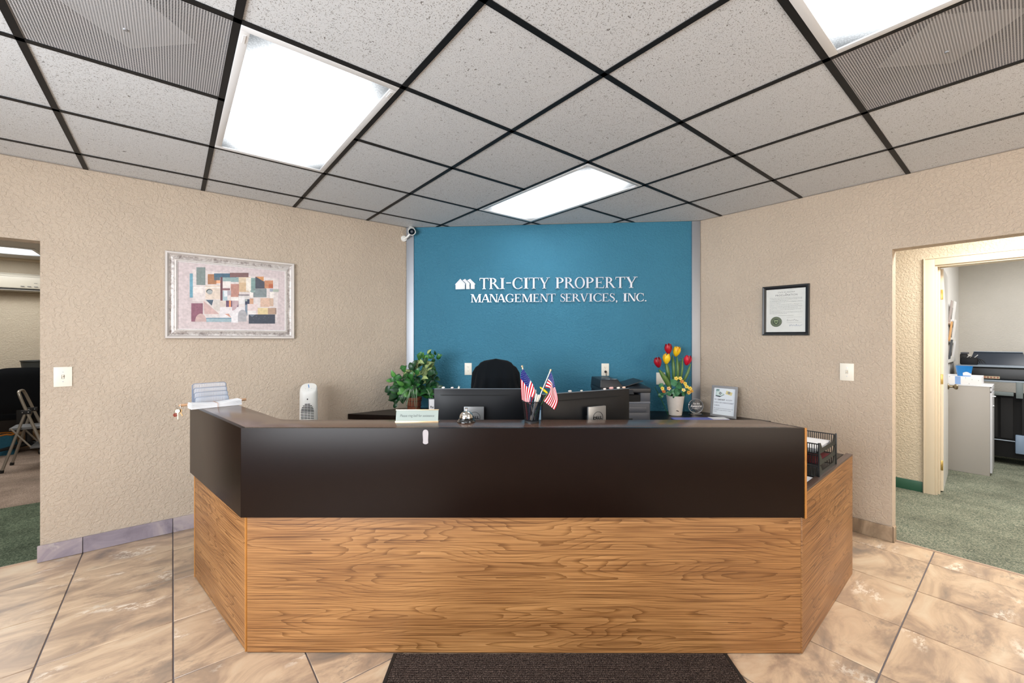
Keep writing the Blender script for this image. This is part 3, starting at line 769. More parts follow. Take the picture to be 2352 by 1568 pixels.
for lb, c1, x0, y0, x1, y1, ln, c2 in pens:
    b0 = Vector((x0*.8, y0*.8, .010)); d_ = Vector((x1-x0*.8, y1-y0*.8, .095)).normalized()
    pt = thing('pen', lb, 'pen', (c.x+b0.x, c.y+b0.y, ZT+b0.z), group='pens in the mesh cup')
    Mr = Matrix.Translation(WM[pt.name].translation) @ d_.to_track_quat('Z', 'Y').to_matrix().to_4x4()
    obj('barrel', MB().lathe([(.0015, 0), (.0042, .008), (.0045, ln*.7), (.0045, ln*.72)], 10), mat('pen_'+c1, c1, .35), pt, Mr, smooth=True)
    obj('cap', MB().lathe([(.005, ln*.72), (.005, ln-.004), (.003, ln)], 10), mat('pen_'+c2, c2, .35), pt, Mr, smooth=True)
# desk flags
def fpx(x, y, Y): return px(1170+x/10.114, 830+y/10.114, Y)
def catmull(pts, t):
    n = len(pts)-1; s_ = min(t*n, n-1e-6); i = int(s_); f_ = s_-i
    p0_, p1_, p2_, p3_ = (Vector(pts[max(0, min(n, i+k_))]) for k_ in (-1, 0, 1, 2))
    return .5*((2*p1_)+(p2_-p0_)*f_+(2*p0_-5*p1_+4*p2_-p3_)*f_*f_+(3*p1_-p0_-3*p2_+p3_)*f_**3)
def flag(label, finial, pole_to, hoist, fly, e0, e1, Y, ph):
    base = fpx(*finial, Y)
    t = thing('desk_flag', label, 'flag', (pole_to.x, pole_to.y, pole_to.z), group='small flags in the mesh cup')
    I = Matrix.Identity(4)
    d_ = (pole_to-base)
    obj('pole', MB().tube([base, pole_to], .0022, 8), mat('pale_wood_stick', 'd9cdc6', .5), t, I, smooth=True)
    obj('finial', MB().ball(base, .0052, 12, 8).tube([base, base+d_*.05], .003, 8), M_GOLD, t, I, smooth=True)
    def f(a, b):      # a along the stripes, b across them
        h_ = catmull(hoist, b); y_ = catmull(fly, b)
        up = catmull(e0, a); dn = catmull(e1, a)
        # Coons patch over the four curves
        P00, P10, P01, P11 = Vector(hoist[0]), Vector(fly[0]), Vector(hoist[-1]), Vector(fly[-1])
        c_ = (1-a)*h_+a*y_+(1-b)*up+b*dn-((1-a)*(1-b)*P00+a*(1-b)*P10+(1-a)*b*P01+a*b*P11)
        yy = Y-.004-.006*sin(b*5.5+ph+a*2)*min(1, a*3)
        return fpx(c_.x, c_.y, yy)
    def col(a, b):
        if a < .40 and b < 7/13: return '16226a'
        return 'ae0a1c' if int(b*13) % 2 == 0 else 'dcd0d4'
    o = obj('cloth', MB().surf(f, 30, 39, col), mat('flag_cloth', 'ffffff', .85, spec=.1, attr=True), t, I, smooth=False)
    for p_ in o.data.polygons: p_.use_smooth = True
    st = MB()
    for r_ in range(9):
        for k_ in range(6 if r_ % 2 == 0 else 5):
            a = .40*((k_+.5)/6 if r_ % 2 == 0 else (k_+1)/6); b = 7/13*(r_+.7)/9.4
            p_ = f(a, b); n_ = Vector((0, -1, 0)); r1_ = .00105
            st.add([p_+Vector((r1_*(1 if q_ % 2 == 0 else .45)*sin(q_*pi/5), -.0009, r1_*(1 if q_ % 2 == 0 else .45)*cos(q_*pi/5))) for q_ in range(10)], [tuple(range(10))])
    o = obj('star', st, mat('white_star', 'f4f4fa', .7), t, I); o['kind'] = 'stuff'
cy_ = cup_c.y
flag('small stars and stripes flag on the left, drooping over the mesh cup rim', (295, 112), Vector((cup_c.x+.012, cy_, ZT+.012)),
     [(322, 165), (400, 290), (480, 420), (545, 530), (592, 660)], [(285, 885), (355, 925), (425, 962), (492, 998)],
     [(322, 165), (268, 280), (262, 480), (272, 700), (285, 885)], [(592, 660), (590, 740), (548, 850), (515, 930), (492, 998)], cy_-.012, .5)
flag('small stars and stripes flag on the right, hanging clear of the mesh cup', (958, 200), Vector((cup_c.x-.010, cy_-.004, ZT+.012)),
     [(965, 232), (930, 330), (885, 450), (828, 600)], [(1048, 1122), (960, 1050), (880, 985), (792, 912)],
     [(965, 232), (1012, 370), (1062, 590), (1122, 840), (1110, 980), (1048, 1122)], [(828, 600), (945, 625), (925, 720), (870, 810), (792, 912)], cy_+.004, 2.2)
# yellow pen topper
b_ = fpx(705, 590, cy_+.01); e_ = fpx(890, 735, cy_+.01); lo = Vector((cup_c.x+.004, cy_+.012, ZT+.012))
t = thing('flower_pen', 'yellow flower topped pen showing behind the right flag pole', 'pen', lo)
obj('bloom', MB().tube([b_, b_.lerp(e_, .15), b_.lerp(e_, .5), b_.lerp(e_, .9), e_], [.001, .0035, .0055, .0045, .002], 8), mat('yellow_silk', 'f2c80c', .6), t, Matrix.Identity(4), smooth=True)
obj('barrel', MB().tube([e_, lo], .0022, 6), mat('green_stem', '2f6b35', .5), t, Matrix.Identity(4), smooth=True)

# envelopes, organiser, dowel with keys on the left wing
wf = lambda tt, s_: A+wd*tt+wn*s_
GW = Matrix.Translation((A.x, A.y, ZT)) @ Matrix((wn, wd, Vector((0, 0, 1)))).transposed().to_4x4()   # x across the wing, y along it
t = thing('letter_organizer', 'silver wire mesh letter organizer with four stepped dividers on the left counter end', 'organizer', M=GW @ Matrix.Translation((.0, .842, 0)))
silv = mat('silver_blue_wire', '8d97aa', .35, metal=.6)
meshg = bpy.data.materials.new('silver_mesh_sheet'); meshg.use_nodes = True; nt = meshg.node_tree; bb = nt.nodes['Principled BSDF']
bb.inputs['Base Color'].default_value = (*lin('b4b8c0'), 1); bb.inputs['Metallic'].default_value = .6; bb.inputs['Roughness'].default_value = .4
bb.inputs['Alpha'].default_value = .62
for k_ in range(4):
    yy = k_*.018; hh = (.055, .080, .104, .128)[k_]; wA, wB = .004, .168
    rr = .012; pts = [(wA, yy, .002), (wA, yy, hh-rr)]
    for q_ in range(5): a_ = pi-q_*pi/8; pts.append((wA+rr+rr*cos(a_), yy, hh-rr+rr*sin(a_)))
    for q_ in range(5): a_ = pi/2-q_*pi/8; pts.append((wB-rr+rr*cos(a_), yy, hh-rr+rr*sin(a_)))
    pts.append((wB, yy, .002))
    dv_ = obj('divider', MB().tube(pts, .0022, 6), silv, t, smooth=True)
    g_ = MB()
    for q_ in range(41): x_ = wA+(wB-wA)*q_/40; g_.tube([(x_, yy, .002), (x_, yy, hh-.0015-(max(0, rr-min(x_-wA, wB-x_)))*.6)], .0008, 3, False)
    for q_ in range(1, int(hh/.0045)): g_.tube([(wA, yy, q_*.0045), (wB, yy, q_*.0045)], .0006, 3, False)
    o = obj('mesh_sheet', g_, mat('silver_mesh_wire', 'b9bec8', .4, metal=.5), dv_, WM[t.name])
m = MB().box(.002, .170, -.003, .058, 0, .0022)
for x_ in (.003, .169): m.tube([(x_, -.002, .003), (x_, .054, .003), (x_, .054, .12)], .002, 6)
obj('base', m, silv, t)
# envelopes (bundle) - each envelope a thing
for k_ in range(10):
    e_ = MB()
    L_, Wd, z0 = .241, .088, k_*.0022
    def fe(a, b, z0=z0, k_=k_): return ((a-.12)*L_, b*Wd, z0+.0006+(.005+k_*.0006)*abs(a-.5)**1.4*2*(k_/9)*1.2)
    e_.surf(fe, 16, 2)
    en_ = obj('envelope', e_, M_PAPER, M=GW @ Matrix.Translation((random.uniform(-.002, .002), .750+random.uniform(-.001, .001), .0)))
    solid(en_, .0017, 1)
    tag(en_, 'topmost white envelope of the banded stack before the mesh organizer' if k_ == 9 else 'white envelope within the banded stack before the mesh organizer', 'envelope', 'white envelopes in the banded stack')
m = MB(); bx = .093
m.tube([(bx, .746, .0), (bx, .746, .0240), (bx, .842, .0240), (bx, .842, .0)], .0013, 5)
tag(obj('rubber_band', m, mat('tan_rubber', 'b58a72', .6), M=GW), 'tan rubber band around the white envelope stack', 'rubber band')
# dowel
s0, s1, tt = -.052, .282, .921
dw = thing('wooden_dowel', 'light wooden dowel lying behind the organizer and sticking out past the counter edge', 'stick', M=GW @ Matrix.Translation((0, tt, 0)))
obj('rod', MB().tube([(s0, 0, .0082), (s1, 0, .0082)], .0078, 14), mat('pale_dowel_wood', 'cfa27c', .5, var=(40, .08)), dw, smooth=True)
# key ring
kb = GW @ Vector((s0-.004, tt, .004))
kr = thing('key_ring', 'bunch of keys on a metal ring hanging from the wooden dowel', 'keys', kb)
m = MB(); m.tube([(.013*cos(a_*pi/8), .002*sin(a_*pi/4), .0+.013*sin(a_*pi/8)) for a_ in range(17)], .0013, 6, False)
obj('split_ring', m, M_CHROME, kr, smooth=True)
m = MB(); m.tube([(-.006+.010*cos(a_*pi/8), .008*sin(a_*pi/8), -.014+.010*sin(a_*pi/8)) for a_ in range(17)], .0011, 6, False)
m.tube([(.004+.006*cos(a_*pi/8), -.003, -.020+.009*sin(a_*pi/8)) for a_ in range(17)], .0009, 6, False)
obj('small_ring', m, M_CHROME, kr, smooth=True)
def key(rot, col, off, lab, ln=.05):
    m = MB(); hd = [(.0125*cos(2*pi*k_/14), .011*sin(2*pi*k_/14)-.01) for k_ in range(14)]
    m.prism(hd, -.0011, .0011)
    m.prism([(-.0032, -.018), (.0032, -.018), (.0032, -ln), (.0, -ln-.003), (-.0032, -ln+.002), (-.0018, -ln+.008), (-.0034, -ln+.013), (-.0015, -ln+.018), (-.0032, -.026)], -.0009, .0009)
    obj('key', m, mat('key_'+col, col, .35, metal=.75), kr, frame(kb+Vector(off)) @ Matrix.Rotation(pi/2, 4, 'X') @ Matrix.Rotation(rot, 4, 'Z') @ Matrix.Rotation(.2, 4, 'Y'), label=lab, bevel=.0003, seg=1)
key(radians(2), 'c2b392', (.001, -.006, -.016), 'pale brass key at the front', .055)
key(radians(28), '7a5a3a', (.003, .002, -.018), 'dark bronze key', .040)
m = MB(); m.prism([(-.012, -.008), (.006, -.012), (.010, .006), (-.004, .012), (-.015, .006)], -.002, .002)
obj('key_tag', m, mat('rust_red_tag', '7a2c18', .5), kr, frame(kb+Vector((-.015, .002, -.048))) @ Matrix.Rotation(pi/2, 4, 'X') @ Matrix.Rotation(.5, 4, 'Z'), bevel=.001)

# ================================================================ WORK AREA
ZW = .697
def monitor(name, a, b, ztop, hgt, neck_off, nt_, lg_, label, stones):
    a = Vector(a); b = Vector(b); d = b-a; L = d.length; ang = atan2(d.y, d.x); mid = (a+b)/2
    n_ = Vector((sin(ang), -cos(ang), 0))
    base = Vector((mid.x, mid.y, ZW))
    t = thing('monitor', label, 'monitor', base, ang)
    z1 = ztop-ZW; z0 = z1-hgt
    # shell with a slightly domed back (towards -y)
    def shell(u_, v_):
        x = (u_-.5)*L; z = z0+v_*hgt
        k_ = (1-(2*u_-1)**4)*(1-(2*v_-1)**4)
        return (x, -.004-.020*k_, z)
    m = MB().surf(shell, 24, 16)
    m.add([(-L/2, -.004, z0), (L/2, -.004, z0), (L/2, .012, z0), (-L/2, .012, z0), (-L/2, -.004, z1), (L/2, -.004, z1), (L/2, .012, z1), (-L/2, .012, z1)],
          [(0, 3, 2, 1), (4, 5, 6, 7), (0, 4, 7, 3), (1, 2, 6, 5), (3, 7, 6, 2)])
    obj('housing', m, M_DARKP, t, smooth=True)
    obj('screen', MB().box(-L/2+.008, L/2-.008, .012, .0135, z0+.012, z1-.008), mat('screen_glass', '101820', .1), t)
    obj('bezel_edge', MB().box(-L/2, L/2, -.0045, .0125, z1, z1+.0022), mat('slate_edge', '6d747c', .4), t, bevel=.0006)
    obj('vent_slot', MB().box(-L/2+.04, L/2-.09, -.0235, -.0215, z1-.034, z1-.0315), M_HOLE, t)
    nk = neck_off
    obj('stand_neck', MB().box(nk-.057, nk+.057, -.062, -.050, .02, z1-nt_), mat('satin_silver', '8e8f90', .35, metal=.6), t, bevel=.003, smooth=False)
    obj('stand_mount', MB().box(nk-.045, nk+.045, -.050, -.022, z1-.20, z1-.12), M_BLACKP, t, bevel=.003)
    obj('stand_base', MB().box(nk-.12, nk+.12, -.11, .09, 0, .012), mat('satin_silver'), t, bevel=.004)
    lg = MB(); rc = .0325; nk_ = 40
    Mq = WM[t.name] @ Matrix.Translation((nk+.004, -.0626, z1-lg_)) @ Matrix(((1, 0, 0, 0), (0, 0, -1, 0), (0, 1, 0, 0), (0, 0, 0, 1)))
    for k_ in range(nk_):
        a0, a1 = 2*pi*k_/nk_, 2*pi*(k_+1)/nk_
        lg.prism([(rc*cos(a0), rc*sin(a0)), (rc*cos(a1), rc*sin(a1)), ((rc-.0022)*cos(a1), (rc-.0022)*sin(a1)), ((rc-.0022)*cos(a0), (rc-.0022)*sin(a0))], 0, .0006)
    o = obj('logo', lg, M_INK, t, Mq)
    for k_, (chx, xx) in enumerate((('D', -.0205), ('E', -.0065), ('L', .0075), ('L', .0195))):
        me = text_mesh(chx, .021, bold=.0011, ext=.0003)
        obj('logo_letter', me, M_INK, t, Mq @ Matrix.Translation((xx, -.001 if chx != 'E' else .000, .0004)) @ Matrix.Rotation(.55 if chx == 'E' else 0, 4, 'Z') @ Matrix.Scale(1.15, 4, (1, 0, 0)))
    for (fr, sz, colr, lb, star) in stones:
        st = MB(); c_ = WM[t.name] @ Vector(((fr-.5)*L, .004, z1+.0022))
        if star:
            for q_ in range(7):
                a_ = 2*pi*q_/7; st.add([(0, 0, 0), (sz*.45*cos(a_-.35), sz*.3*sin(a_-.35), sz*.5), (sz*1.15*cos(a_), sz*.5*sin(a_), sz*1.0+sz*.35*cos(a_)), (sz*.45*cos(a_+.35), sz*.3*sin(a_+.35), sz*.5)], [(0, 1, 2, 3)])
            st.add([(-.35*sz, 0, sz*.3), (.35*sz, -.2*sz, sz*.3), (.0, -.1*sz, sz*1.7), (0, .3*sz, sz*.3)], [(0, 1, 2), (1, 3, 2), (3, 0, 2), (0, 3, 1)])
            st.lathe([(sz*.5, 0), (sz*.6, sz*.3), (0, sz*.5)], 8)
        else:
            st.ball((0, 0, sz*.62), sz, 10, 7, sc=(1.15, .7, .64))
            st.ball((sz*.5, .0, sz*.9), sz*.5, 8, 6, sc=(1, .8, .8))
        o = obj('figurine' if star else 'pebble', st, mat('shell_'+colr, colr, .5, var=(200, .1)), M=Matrix.Translation(c_), smooth=not star)
        tag(o, lb, 'figurine' if star else 'stone')
    return t
mn1 = monitor('monitor', (-.4540, 2.448, 0), (.064, 2.448, 0), 1.085, .36, -.022, .094, .156, 'left black desktop monitor seen from behind, with bell and name plate before it',
  [(.10, .0085, 'e8e2dc', 'small white stone at the left end on the left monitor top', False), (.20, .0075, 'd8ccc8', 'small pale stone left of the white flower figurine on the left monitor', False), (.275, .0105, 'efe6d6', 'small white lotus figurine standing on the left monitor top', True)])
mn2 = monitor('monitor', (.150, 2.075, 0), (.650, 2.335, 0), 1.100, .38, .012, .070, .130, 'right black desktop monitor seen from behind, turned beside the flags',
  [(.30, .0085, 'd9d2cc', 'pale stone on the right monitor top just right of the flag', False), (.43, .0060, 'e6dccf', 'tiny cream stone alone near the middle of the right monitor top', False),
   (.705, .0075, 'e9dcd6', 'small white stone left of the pink one on the right monitor', False), (.785, .0110, 'd0a09c', 'pink stone on the right monitor top', False), (.875, .0085, 'eae0d2', 'cream stone between pink and peach ones on the right monitor', False), (.945, .0090, 'd9b8a4', 'peach stone at the right end on the right monitor top', False)])

# office chair with a draped black garment
cc = px(1139, 781, 3.05); 
t = thing('office_chair', 'black office chair behind the desk, draped with a black garment before the blue wall', 'chair', (cc.x, cc.y, .0))
zt = 1.236
def backf(u_, v_):
    a_ = u_*2*pi; z = .55+v_*(zt-.02-.55); wv = (.155+.03*sin(v_*pi*.9))*(1 if v_ < .86 else sqrt(max(.001, 1-((v_-.86)/.14)**2*.75)))
    return (wv*cos(a_), .03*sin(a_), z)
obj('backrest', MB().surf(backf, 24, 16).box(-.07, .07, -.02, .02, zt-.04, zt-.025), M_BLACKF, t, smooth=True)
obj('seat', MB().box(-.24, .24, -.45, .03, .44, .52), M_BLACKF, t, bevel=.03, seg=3)
m = MB().tube([(0, -.2, .10), (0, -.2, .44)], .03, 12)
obj('gas_lift', m, M_BLACKP, t, smooth=True)
m = MB().surf(lambda a_, b_: (.02+.20*a_, .035-.05*a_*a_, .62+b_*(.455-.05*a_-.05*a_**4)), 12, 8)
solid(obj('side_wing', m, mat('dark_grey_mesh', '3c4654', .7), t, smooth=True, label='grey mesh wing of the back, showing at the right'), .018)
for k_ in range(5):
    a_ = 2*pi*k_/5+.3; e_ = Vector((.3*cos(a_), -.2+.3*sin(a_), .055))
    o = obj('base_leg', MB().tube([(0, -.2, .10), e_+Vector((0, 0, .02))], [.025, .015], 8), M_BLACKP, t, smooth=True)
    obj('caster', MB().ball(e_+Vector((0, 0, -.028)), .027, 10, 6, sc=(.7, 1, 1)), M_BLACKP, o, WM[t.name], smooth=True)
for s_ in (-1, 1):
    m = MB().tube([(s_*.25, -.1, .48), (s_*.30, -.1, .58), (s_*.30, -.1, .70)], .014, 8)
    o = obj('armrest', m.box(s_*.30-.035, s_*.30+.035, -.26, .02, .70, .725), M_GREYP, t, smooth=True)
# garment
gz0 = .80
def cloth(u_, v_):
    z = zt-v_*(zt-gz0); a_ = pi*2*u_
    prof = [(0, .0), (.03, .082), (.07, .116), (.14, .134), (.25, .147), (.4, .158), (.6, .186), (.8, .212), (1, .225)]
    wv = 0
    for (x0, y0), (x1, y1) in zip(prof, prof[1:]):
        if x0 <= v_ <= x1+1e-9: wv = y0+(y1-y0)*(v_-x0)/(x1-x0); break
    dp = .020+.062*min(1, v_*3)+.02*v_; rip = 1+.07*v_*sin(9*a_+1)+.035*v_*sin(17*a_)
    return (wv*cos(a_)*(1+.02*v_*sin(5*a_)), dp*sin(a_)*rip*(1+.25*v_*sin(11*a_)), z)
o = obj('draped_garment', MB().surf(cloth, 96, 30), mat('black_knit', '060b10', .9, spec=.15, sheen=.05, bump=(900, .0004)), M=frame((cc.x, cc.y, 0)), smooth=True)
tag(o, 'black garment hanging over the office chair back', 'garment')
# block standing in for an unidentified light blue thing between the monitors
c = px(1247, 781, 2.62)
t = thing('blue_stand_in', 'pale blue stand-in block glimpsed between the two monitors', 'box', (c.x, c.y, ZW))
obj('body', MB().box(-.05, .05, -.02, .02, 0, .24), mat('pale_blue_card', '9fc0d8', .6), t, bevel=.003)
obj('lid', MB().box(-.052, .052, -.022, .022, .24, .262), mat('deep_blue_card', '3d6f9c', .6), t, bevel=.002)

# ================================================================ BACK COUNTER
ZB = .71
Lf = onz(800, 950.5, ZB)
bp = [(Lf.x, Lf.y), (-.55, 3.60), (.45, 3.44), (.80, 3.30), (1.5, 3.32)]
rr_ = R(WR-.004, 0); 
def onright(y):   # x of the right wall at depth y
    return (WR-.004-P.y*y)/P.x
def onleft(y): return (P.x*0+(Q.y*y-(WL-.004)))/(-Q.x)
bp += [(onright(3.42), 3.42), (onright(3.86), 3.86)]
bw = lambda x: Lw.y+(x-Lw.x)*dW.y/dW.x-.006
bp += [(1.70, bw(1.70)), (-1.00, bw(-1.0)), (onleft(4.06), 4.06), (onleft(3.755), 3.755)]
bc = thing('back_counter', 'dark brown back counter running along the blue wall', 'counter', (.2, 3.7, 0))
obj('worktop', MB().prism(bp, ZB-.046, ZB), M_BROWN, bc, Matrix.Identity(4), bevel=.003)
inn = lambda x, y, k_: (x, y+k_)
obj('cabinet_body', MB().prism([(-1.2, 3.80), (-.5, 3.68), (.5, 3.50), (.86, 3.38), (1.5, 3.40), (2.08, 3.44), (1.95, 3.5), (1.66, 3.83), (-.98, 4.05)], 0, ZB-.047), M_WOOD, bc, Matrix.Identity(4))

# printer
GP = frame(px(1437, 781, 3.42), .04); GP.translation.z = ZB
t = thing('printer', 'dark grey multifunction printer on the back counter below the wall outlet', 'printer', M=GP)
gp = mat('printer_grey', '4c5059', .4); gd = mat('printer_dark', '23262b', .4)
m = MB(); m.box(-.16, .20, 0, .36, 0, .09); m.box(-.19, .20, .0, .36, .09, .165)
obj('lower_body', MB().box(-.20, .205, 0, .36, 0, .168), gp, t, bevel=.012, seg=3)
obj('paper_drawer', MB().box(-.195, .19, -.006, 0, .012, .066), gp, t, bevel=.003)
obj('drawer_recess', MB().box(-.05, .055, -.0075, -.0058, .004, .022), M_HOLE, t)
obj('front_flap', MB().box(-.195, .17, -.008, 0, .074, .118), gp, t, bevel=.004)
obj('output_bay', MB().box(-.185, .12, -.003, .2, .158, .212), M_HOLE, t)
obj('output_tray', MB().box(-.20, .205, -.004, .36, .140, .156), mat('printer_blue_grey', '5f6672', .4), t, bevel=.005)
m = MB(); m.box(.122, .205, 0, .36, .156, .232); m.box(-.20, -.185, 0, .36, .156, .232); m.box(-.2, .2, .2, .36, .156, .232)
obj('side_column', m, gp, t, bevel=.006)
m = MB().box(-.205, .208, -.008, .365, .230, .268)
obj('scanner_bed', m, gd, t, bevel=.008, seg=3)
m = MB(); m.add([(-.10, -.03, .222), (.06, -.03, .222), (.06, 0, .268), (-.10, 0, .268), (-.10, 0, .222), (.06, 0, .222)], [(0, 1, 2, 3), (0, 4, 5, 1), (0, 3, 4), (1, 5, 2)])
obj('control_panel', m, gd, t, bevel=.003)
m = MB(); m.add([(-.21, .0, .268), (-.01, .0, .268), (-.01, .34, .268), (-.21, .34, .268), (-.205, .01, .338), (-.055, .03, .338), (-.055, .32, .338), (-.205, .33, .338)],
                [(3, 2, 1, 0), (4, 5, 6, 7), (0, 1, 5, 4), (1, 2, 6, 5), (2, 3, 7, 6), (3, 0, 4, 7)])
obj('document_feeder', m, gd, t, bevel=.010, seg=3)
m = MB(); m.add([(.0, .03, .272), (.165, .05, .318), (.165, .30, .318), (.0, .30, .272), (.0, .03, .278), (.163, .05, .325), (.163, .30, .325), (.0, .30, .278)],
                [(3, 2, 1, 0), (4, 5, 6, 7), (0, 1, 5, 4), (1, 2, 6, 5), (2, 3, 7, 6), (3, 0, 4, 7)])
obj('feeder_tray', m, gd, t, bevel=.002)
m = MB(); m.add([(.02, .0, .268), (.208, .0, .268), (.208, .35, .268), (.02, .35, .268), (.05, .08, .292), (.17, .10, .292), (.19, .3, .292), (.05, .3, .292)],
                [(3, 2, 1, 0), (4, 5, 6, 7), (0, 1, 5, 4), (1, 2, 6, 5), (2, 3, 7, 6), (3, 0, 4, 7)])
obj('lid', m, gd, t, bevel=.006)
m = MB()
for x_, w__ in ((-.15, .035), (-.10, .045)): m.box(x_, x_+w__, .05, .06, .338, .3388)
for x_ in (-.14, -.09): m.box(x_, x_+.02, .03, .037, .338, .3388)
obj('button_marks', m, mat('white_marks', 'd8dce0', .5), t)
text('lettering', 'brother', .036, mat('white_marks'), t, -.030, .096, 0, bold=.0008,
     base=GP @ Matrix.Translation((0, -.0087, 0)) @ Matrix(((1, 0, 0, 0), (0, 0, -1, 0), (0, 1, 0, 0), (0, 0, 0, 1))))

# outlets and plates on the blue wall, switches on the side walls
def wallpt(u, v, o, xd):
    n_ = Vector(xd).normalized().cross(Vector((0, 0, 1))); return onplane(u, v, o, n_)
def outlet(u, v, label, plugged=False):
    c = wallpt(u, v, Lw, dW); M_ = vplane(c, dW)
    t = thing('wall_outlet', label, 'outlet', M=M_, group='outlets on the blue wall')
    obj('cover_plate', MB().box(-.035, .035, -.058, .058, 0, .006), M_IVORY, t, bevel=.002)
    for s_ in (-1, 1):
        rc_ = MB(); pts = [(.0165*cos(a_*pi/10)*1.0, s_*.0195+.0145*max(-.85, min(.85, sin(a_*pi/10)))) for a_ in range(20)]
        rc_.prism(pts, .006, .0075); rcp = obj('receptacle', rc_, M_IVORY, t)
        sl = MB(); sl.box(-.0075, -.0055, s_*.0195-.001, s_*.0195+.008, .0075, .0078); sl.box(.0055, .0075, s_*.0195-.001, s_*.0195+.007, .0075, .0078)
        sl.lathe([(.0025, .0), (.0025, .0003), (0, .0003)], 8, (0, s_*.0195-.007, .0075))
        obj('slot', sl, M_HOLE, rcp, WM[t.name])
    obj('screw', MB().lathe([(.003, .006), (.003, .0068), (0, .007)], 8), M_SILV, t)
    return t, M_
outlet(1075.5, 847, 'ivory double outlet on the blue wall left of the draped chair')
t, Mo = outlet(1390, 848.5, 'white double outlet above the printer with a black plug in its lower socket')
m = MB(); pl = Mo @ Vector((.002, -.0195, .010))
cd = [Mo @ Vector(v_) for v_ in ((.002, -.0195, .008), (.002, -.0195, .030), (.003, -.035, .040), (.003, -.09, .045), (.0, -.20, .05), (.0, -.36, .04))]
cord = tag(obj('power_cord', MB().tube([catmull(cd, k_/20) for k_ in range(21)], .0032, 8), M_BLACKP, M=Matrix.Identity(4), smooth=True), 'black power cord dropping from the right outlet behind the printer', 'cord')
obj('plug', MB().lathe([(.011, .0078), (.012, .010), (.011, .022), (.006, .030), (0, .031)], 14, (.002, -.0195, 0)), M_BLACKP, cord, Mo, smooth=True)
c = wallpt(1516, 869, Lw, dW)
t = thing('blank_plate', 'white blank wall plate behind the tulips on the blue wall', 'wall plate', M=vplane(c, dW))
obj('cover_plate', MB().box(-.035, .045, -.056, .056, 0, .006), M_IVORY, t, bevel=.002)
for y_ in (.04, -.04): obj('screw', MB().lathe([(.003, .006), (.003, .0068), (0, .007)], 8, (0, y_, 0)), M_SILV, t)
def switch(u0, v0, o, xd, label):
    c = wallpt(u0, v0, o, xd); t = thing('light_switch', label, 'switch', M=vplane(c, xd), group='toggle light switches')
    obj('cover_plate', MB().box(-.041, .041, -.0625, .0625, 0, .006), M_IVORY, t, bevel=.0025)
    m = MB()
    for a_ in ((-.0062, -.0045, -.0125, .0125), (.0045, .0062, -.0125, .0125), (-.0062, .0062, .0112, .0125), (-.0062, .0062, -.0125, -.0112)): m.box(a_[0], a_[1], a_[2], a_[3], .006, .0066)
    obj('slot', m, mat('slot_shade', '6a6358', .6), t)
    m = MB(); m.add([(-.0042, -.004, .006), (.0042, -.004, .006), (.0042, .009, .006), (-.0042, .009, .006), (-.0036, .004, .016), (.0036, .004, .016), (.0036, .010, .014), (-.0036, .010, .014)],
                    [(4, 5, 6, 7), (0, 1, 5, 4), (1, 2, 6, 5), (2, 3, 7, 6), (3, 0, 4, 7)])
    obj('toggle', m, M_IVORY, t)
    for y_ in (.03, -.03): obj('screw', MB().lathe([(.003, .006), (.003, .0068), (0, .007)], 8, (0, y_, 0)), M_SILV, t)
switch(145, 865, R(0, WL), P, 'ivory light switch on the left wall beside the office opening')
switch(1945.5, 854, R(WR, 0), -Q, 'ivory light switch on the right wall beside the hall opening')

# ================================================================ PICTURES
def moulding(X, Y, prof, cx_=0, cy_=0):
    """mitred frame; prof = [(inset, height)] from the outer edge inwards"""
    m = MB(); n = len(prof)
    cor = [(-1, -1), (1, -1), (1, 1), (-1, 1)]
    vs = [(cx_+s1*(X-i_), cy_+s2*(Y-i_), h_) for s1, s2 in cor for i_, h_ in prof]
    fs = []
    for c_ in range(4):
        for k_ in range(n-1):
            a_ = c_*n+k_; b_ = ((c_+1) % 4)*n+k_; fs.append((a_, b_, b_+1, a_+1))
    return m.add(vs, fs)
# abstract print on the left wall
oL = R(0, WL)
tl, tr, br, bl = (wallpt(u, v, oL, P) for u, v in ((380, 576), (675.5, 605.5), (674, 779), (380, 777)))
c = (tl+br)/2; pw = (tr-tl).dot(P)/2; ph = (tl.z-bl.z)/2
art = thing('framed_picture', 'large abstract geometric print in a distressed silver white frame on the left wall', 'picture', M=vplane((c.x, c.y, (tl.z+bl.z)/2), P))
fm = mat('distressed_silver_frame', 'c9c3be', .4, metal=.25)
nt = fm.node_tree; bb = nt.nodes['Principled BSDF']; tc = node(nt, 'TexCoord')
n1 = node(nt, 'TexNoise', Scale=38, Detail=9, Roughness=.8); nt.links.new(tc.outputs['Object'], n1.inputs['Vector'])
sz_ = node(nt, 'SeparateXYZ'); nt.links.new(tc.outputs['Object'], sz_.inputs[0])
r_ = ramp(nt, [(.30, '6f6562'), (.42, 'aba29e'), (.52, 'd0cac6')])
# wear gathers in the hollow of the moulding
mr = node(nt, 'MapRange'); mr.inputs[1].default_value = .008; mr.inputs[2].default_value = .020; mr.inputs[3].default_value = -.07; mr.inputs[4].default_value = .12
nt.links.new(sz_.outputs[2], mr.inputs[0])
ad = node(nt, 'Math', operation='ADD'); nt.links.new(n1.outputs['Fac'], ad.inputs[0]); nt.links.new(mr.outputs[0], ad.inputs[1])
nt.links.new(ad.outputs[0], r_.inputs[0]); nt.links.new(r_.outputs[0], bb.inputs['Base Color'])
prof = [(0, 0), (0, .024), (.004, .028), (.012, .028), (.016, .024), (.024, .012), (.034, .008), (.046, .011), (.056, .018), (.062, .019), (.064, .012), (.066, .008)]
obj('frame', moulding(pw, ph, prof), fm, art, ang=60)
m = MB(); iw, ih = pw-.064, ph-.064
m.poly([(-iw, -ih), (iw, -ih), (iw, ih), (-iw, ih)], .0062, 'cabcbd')
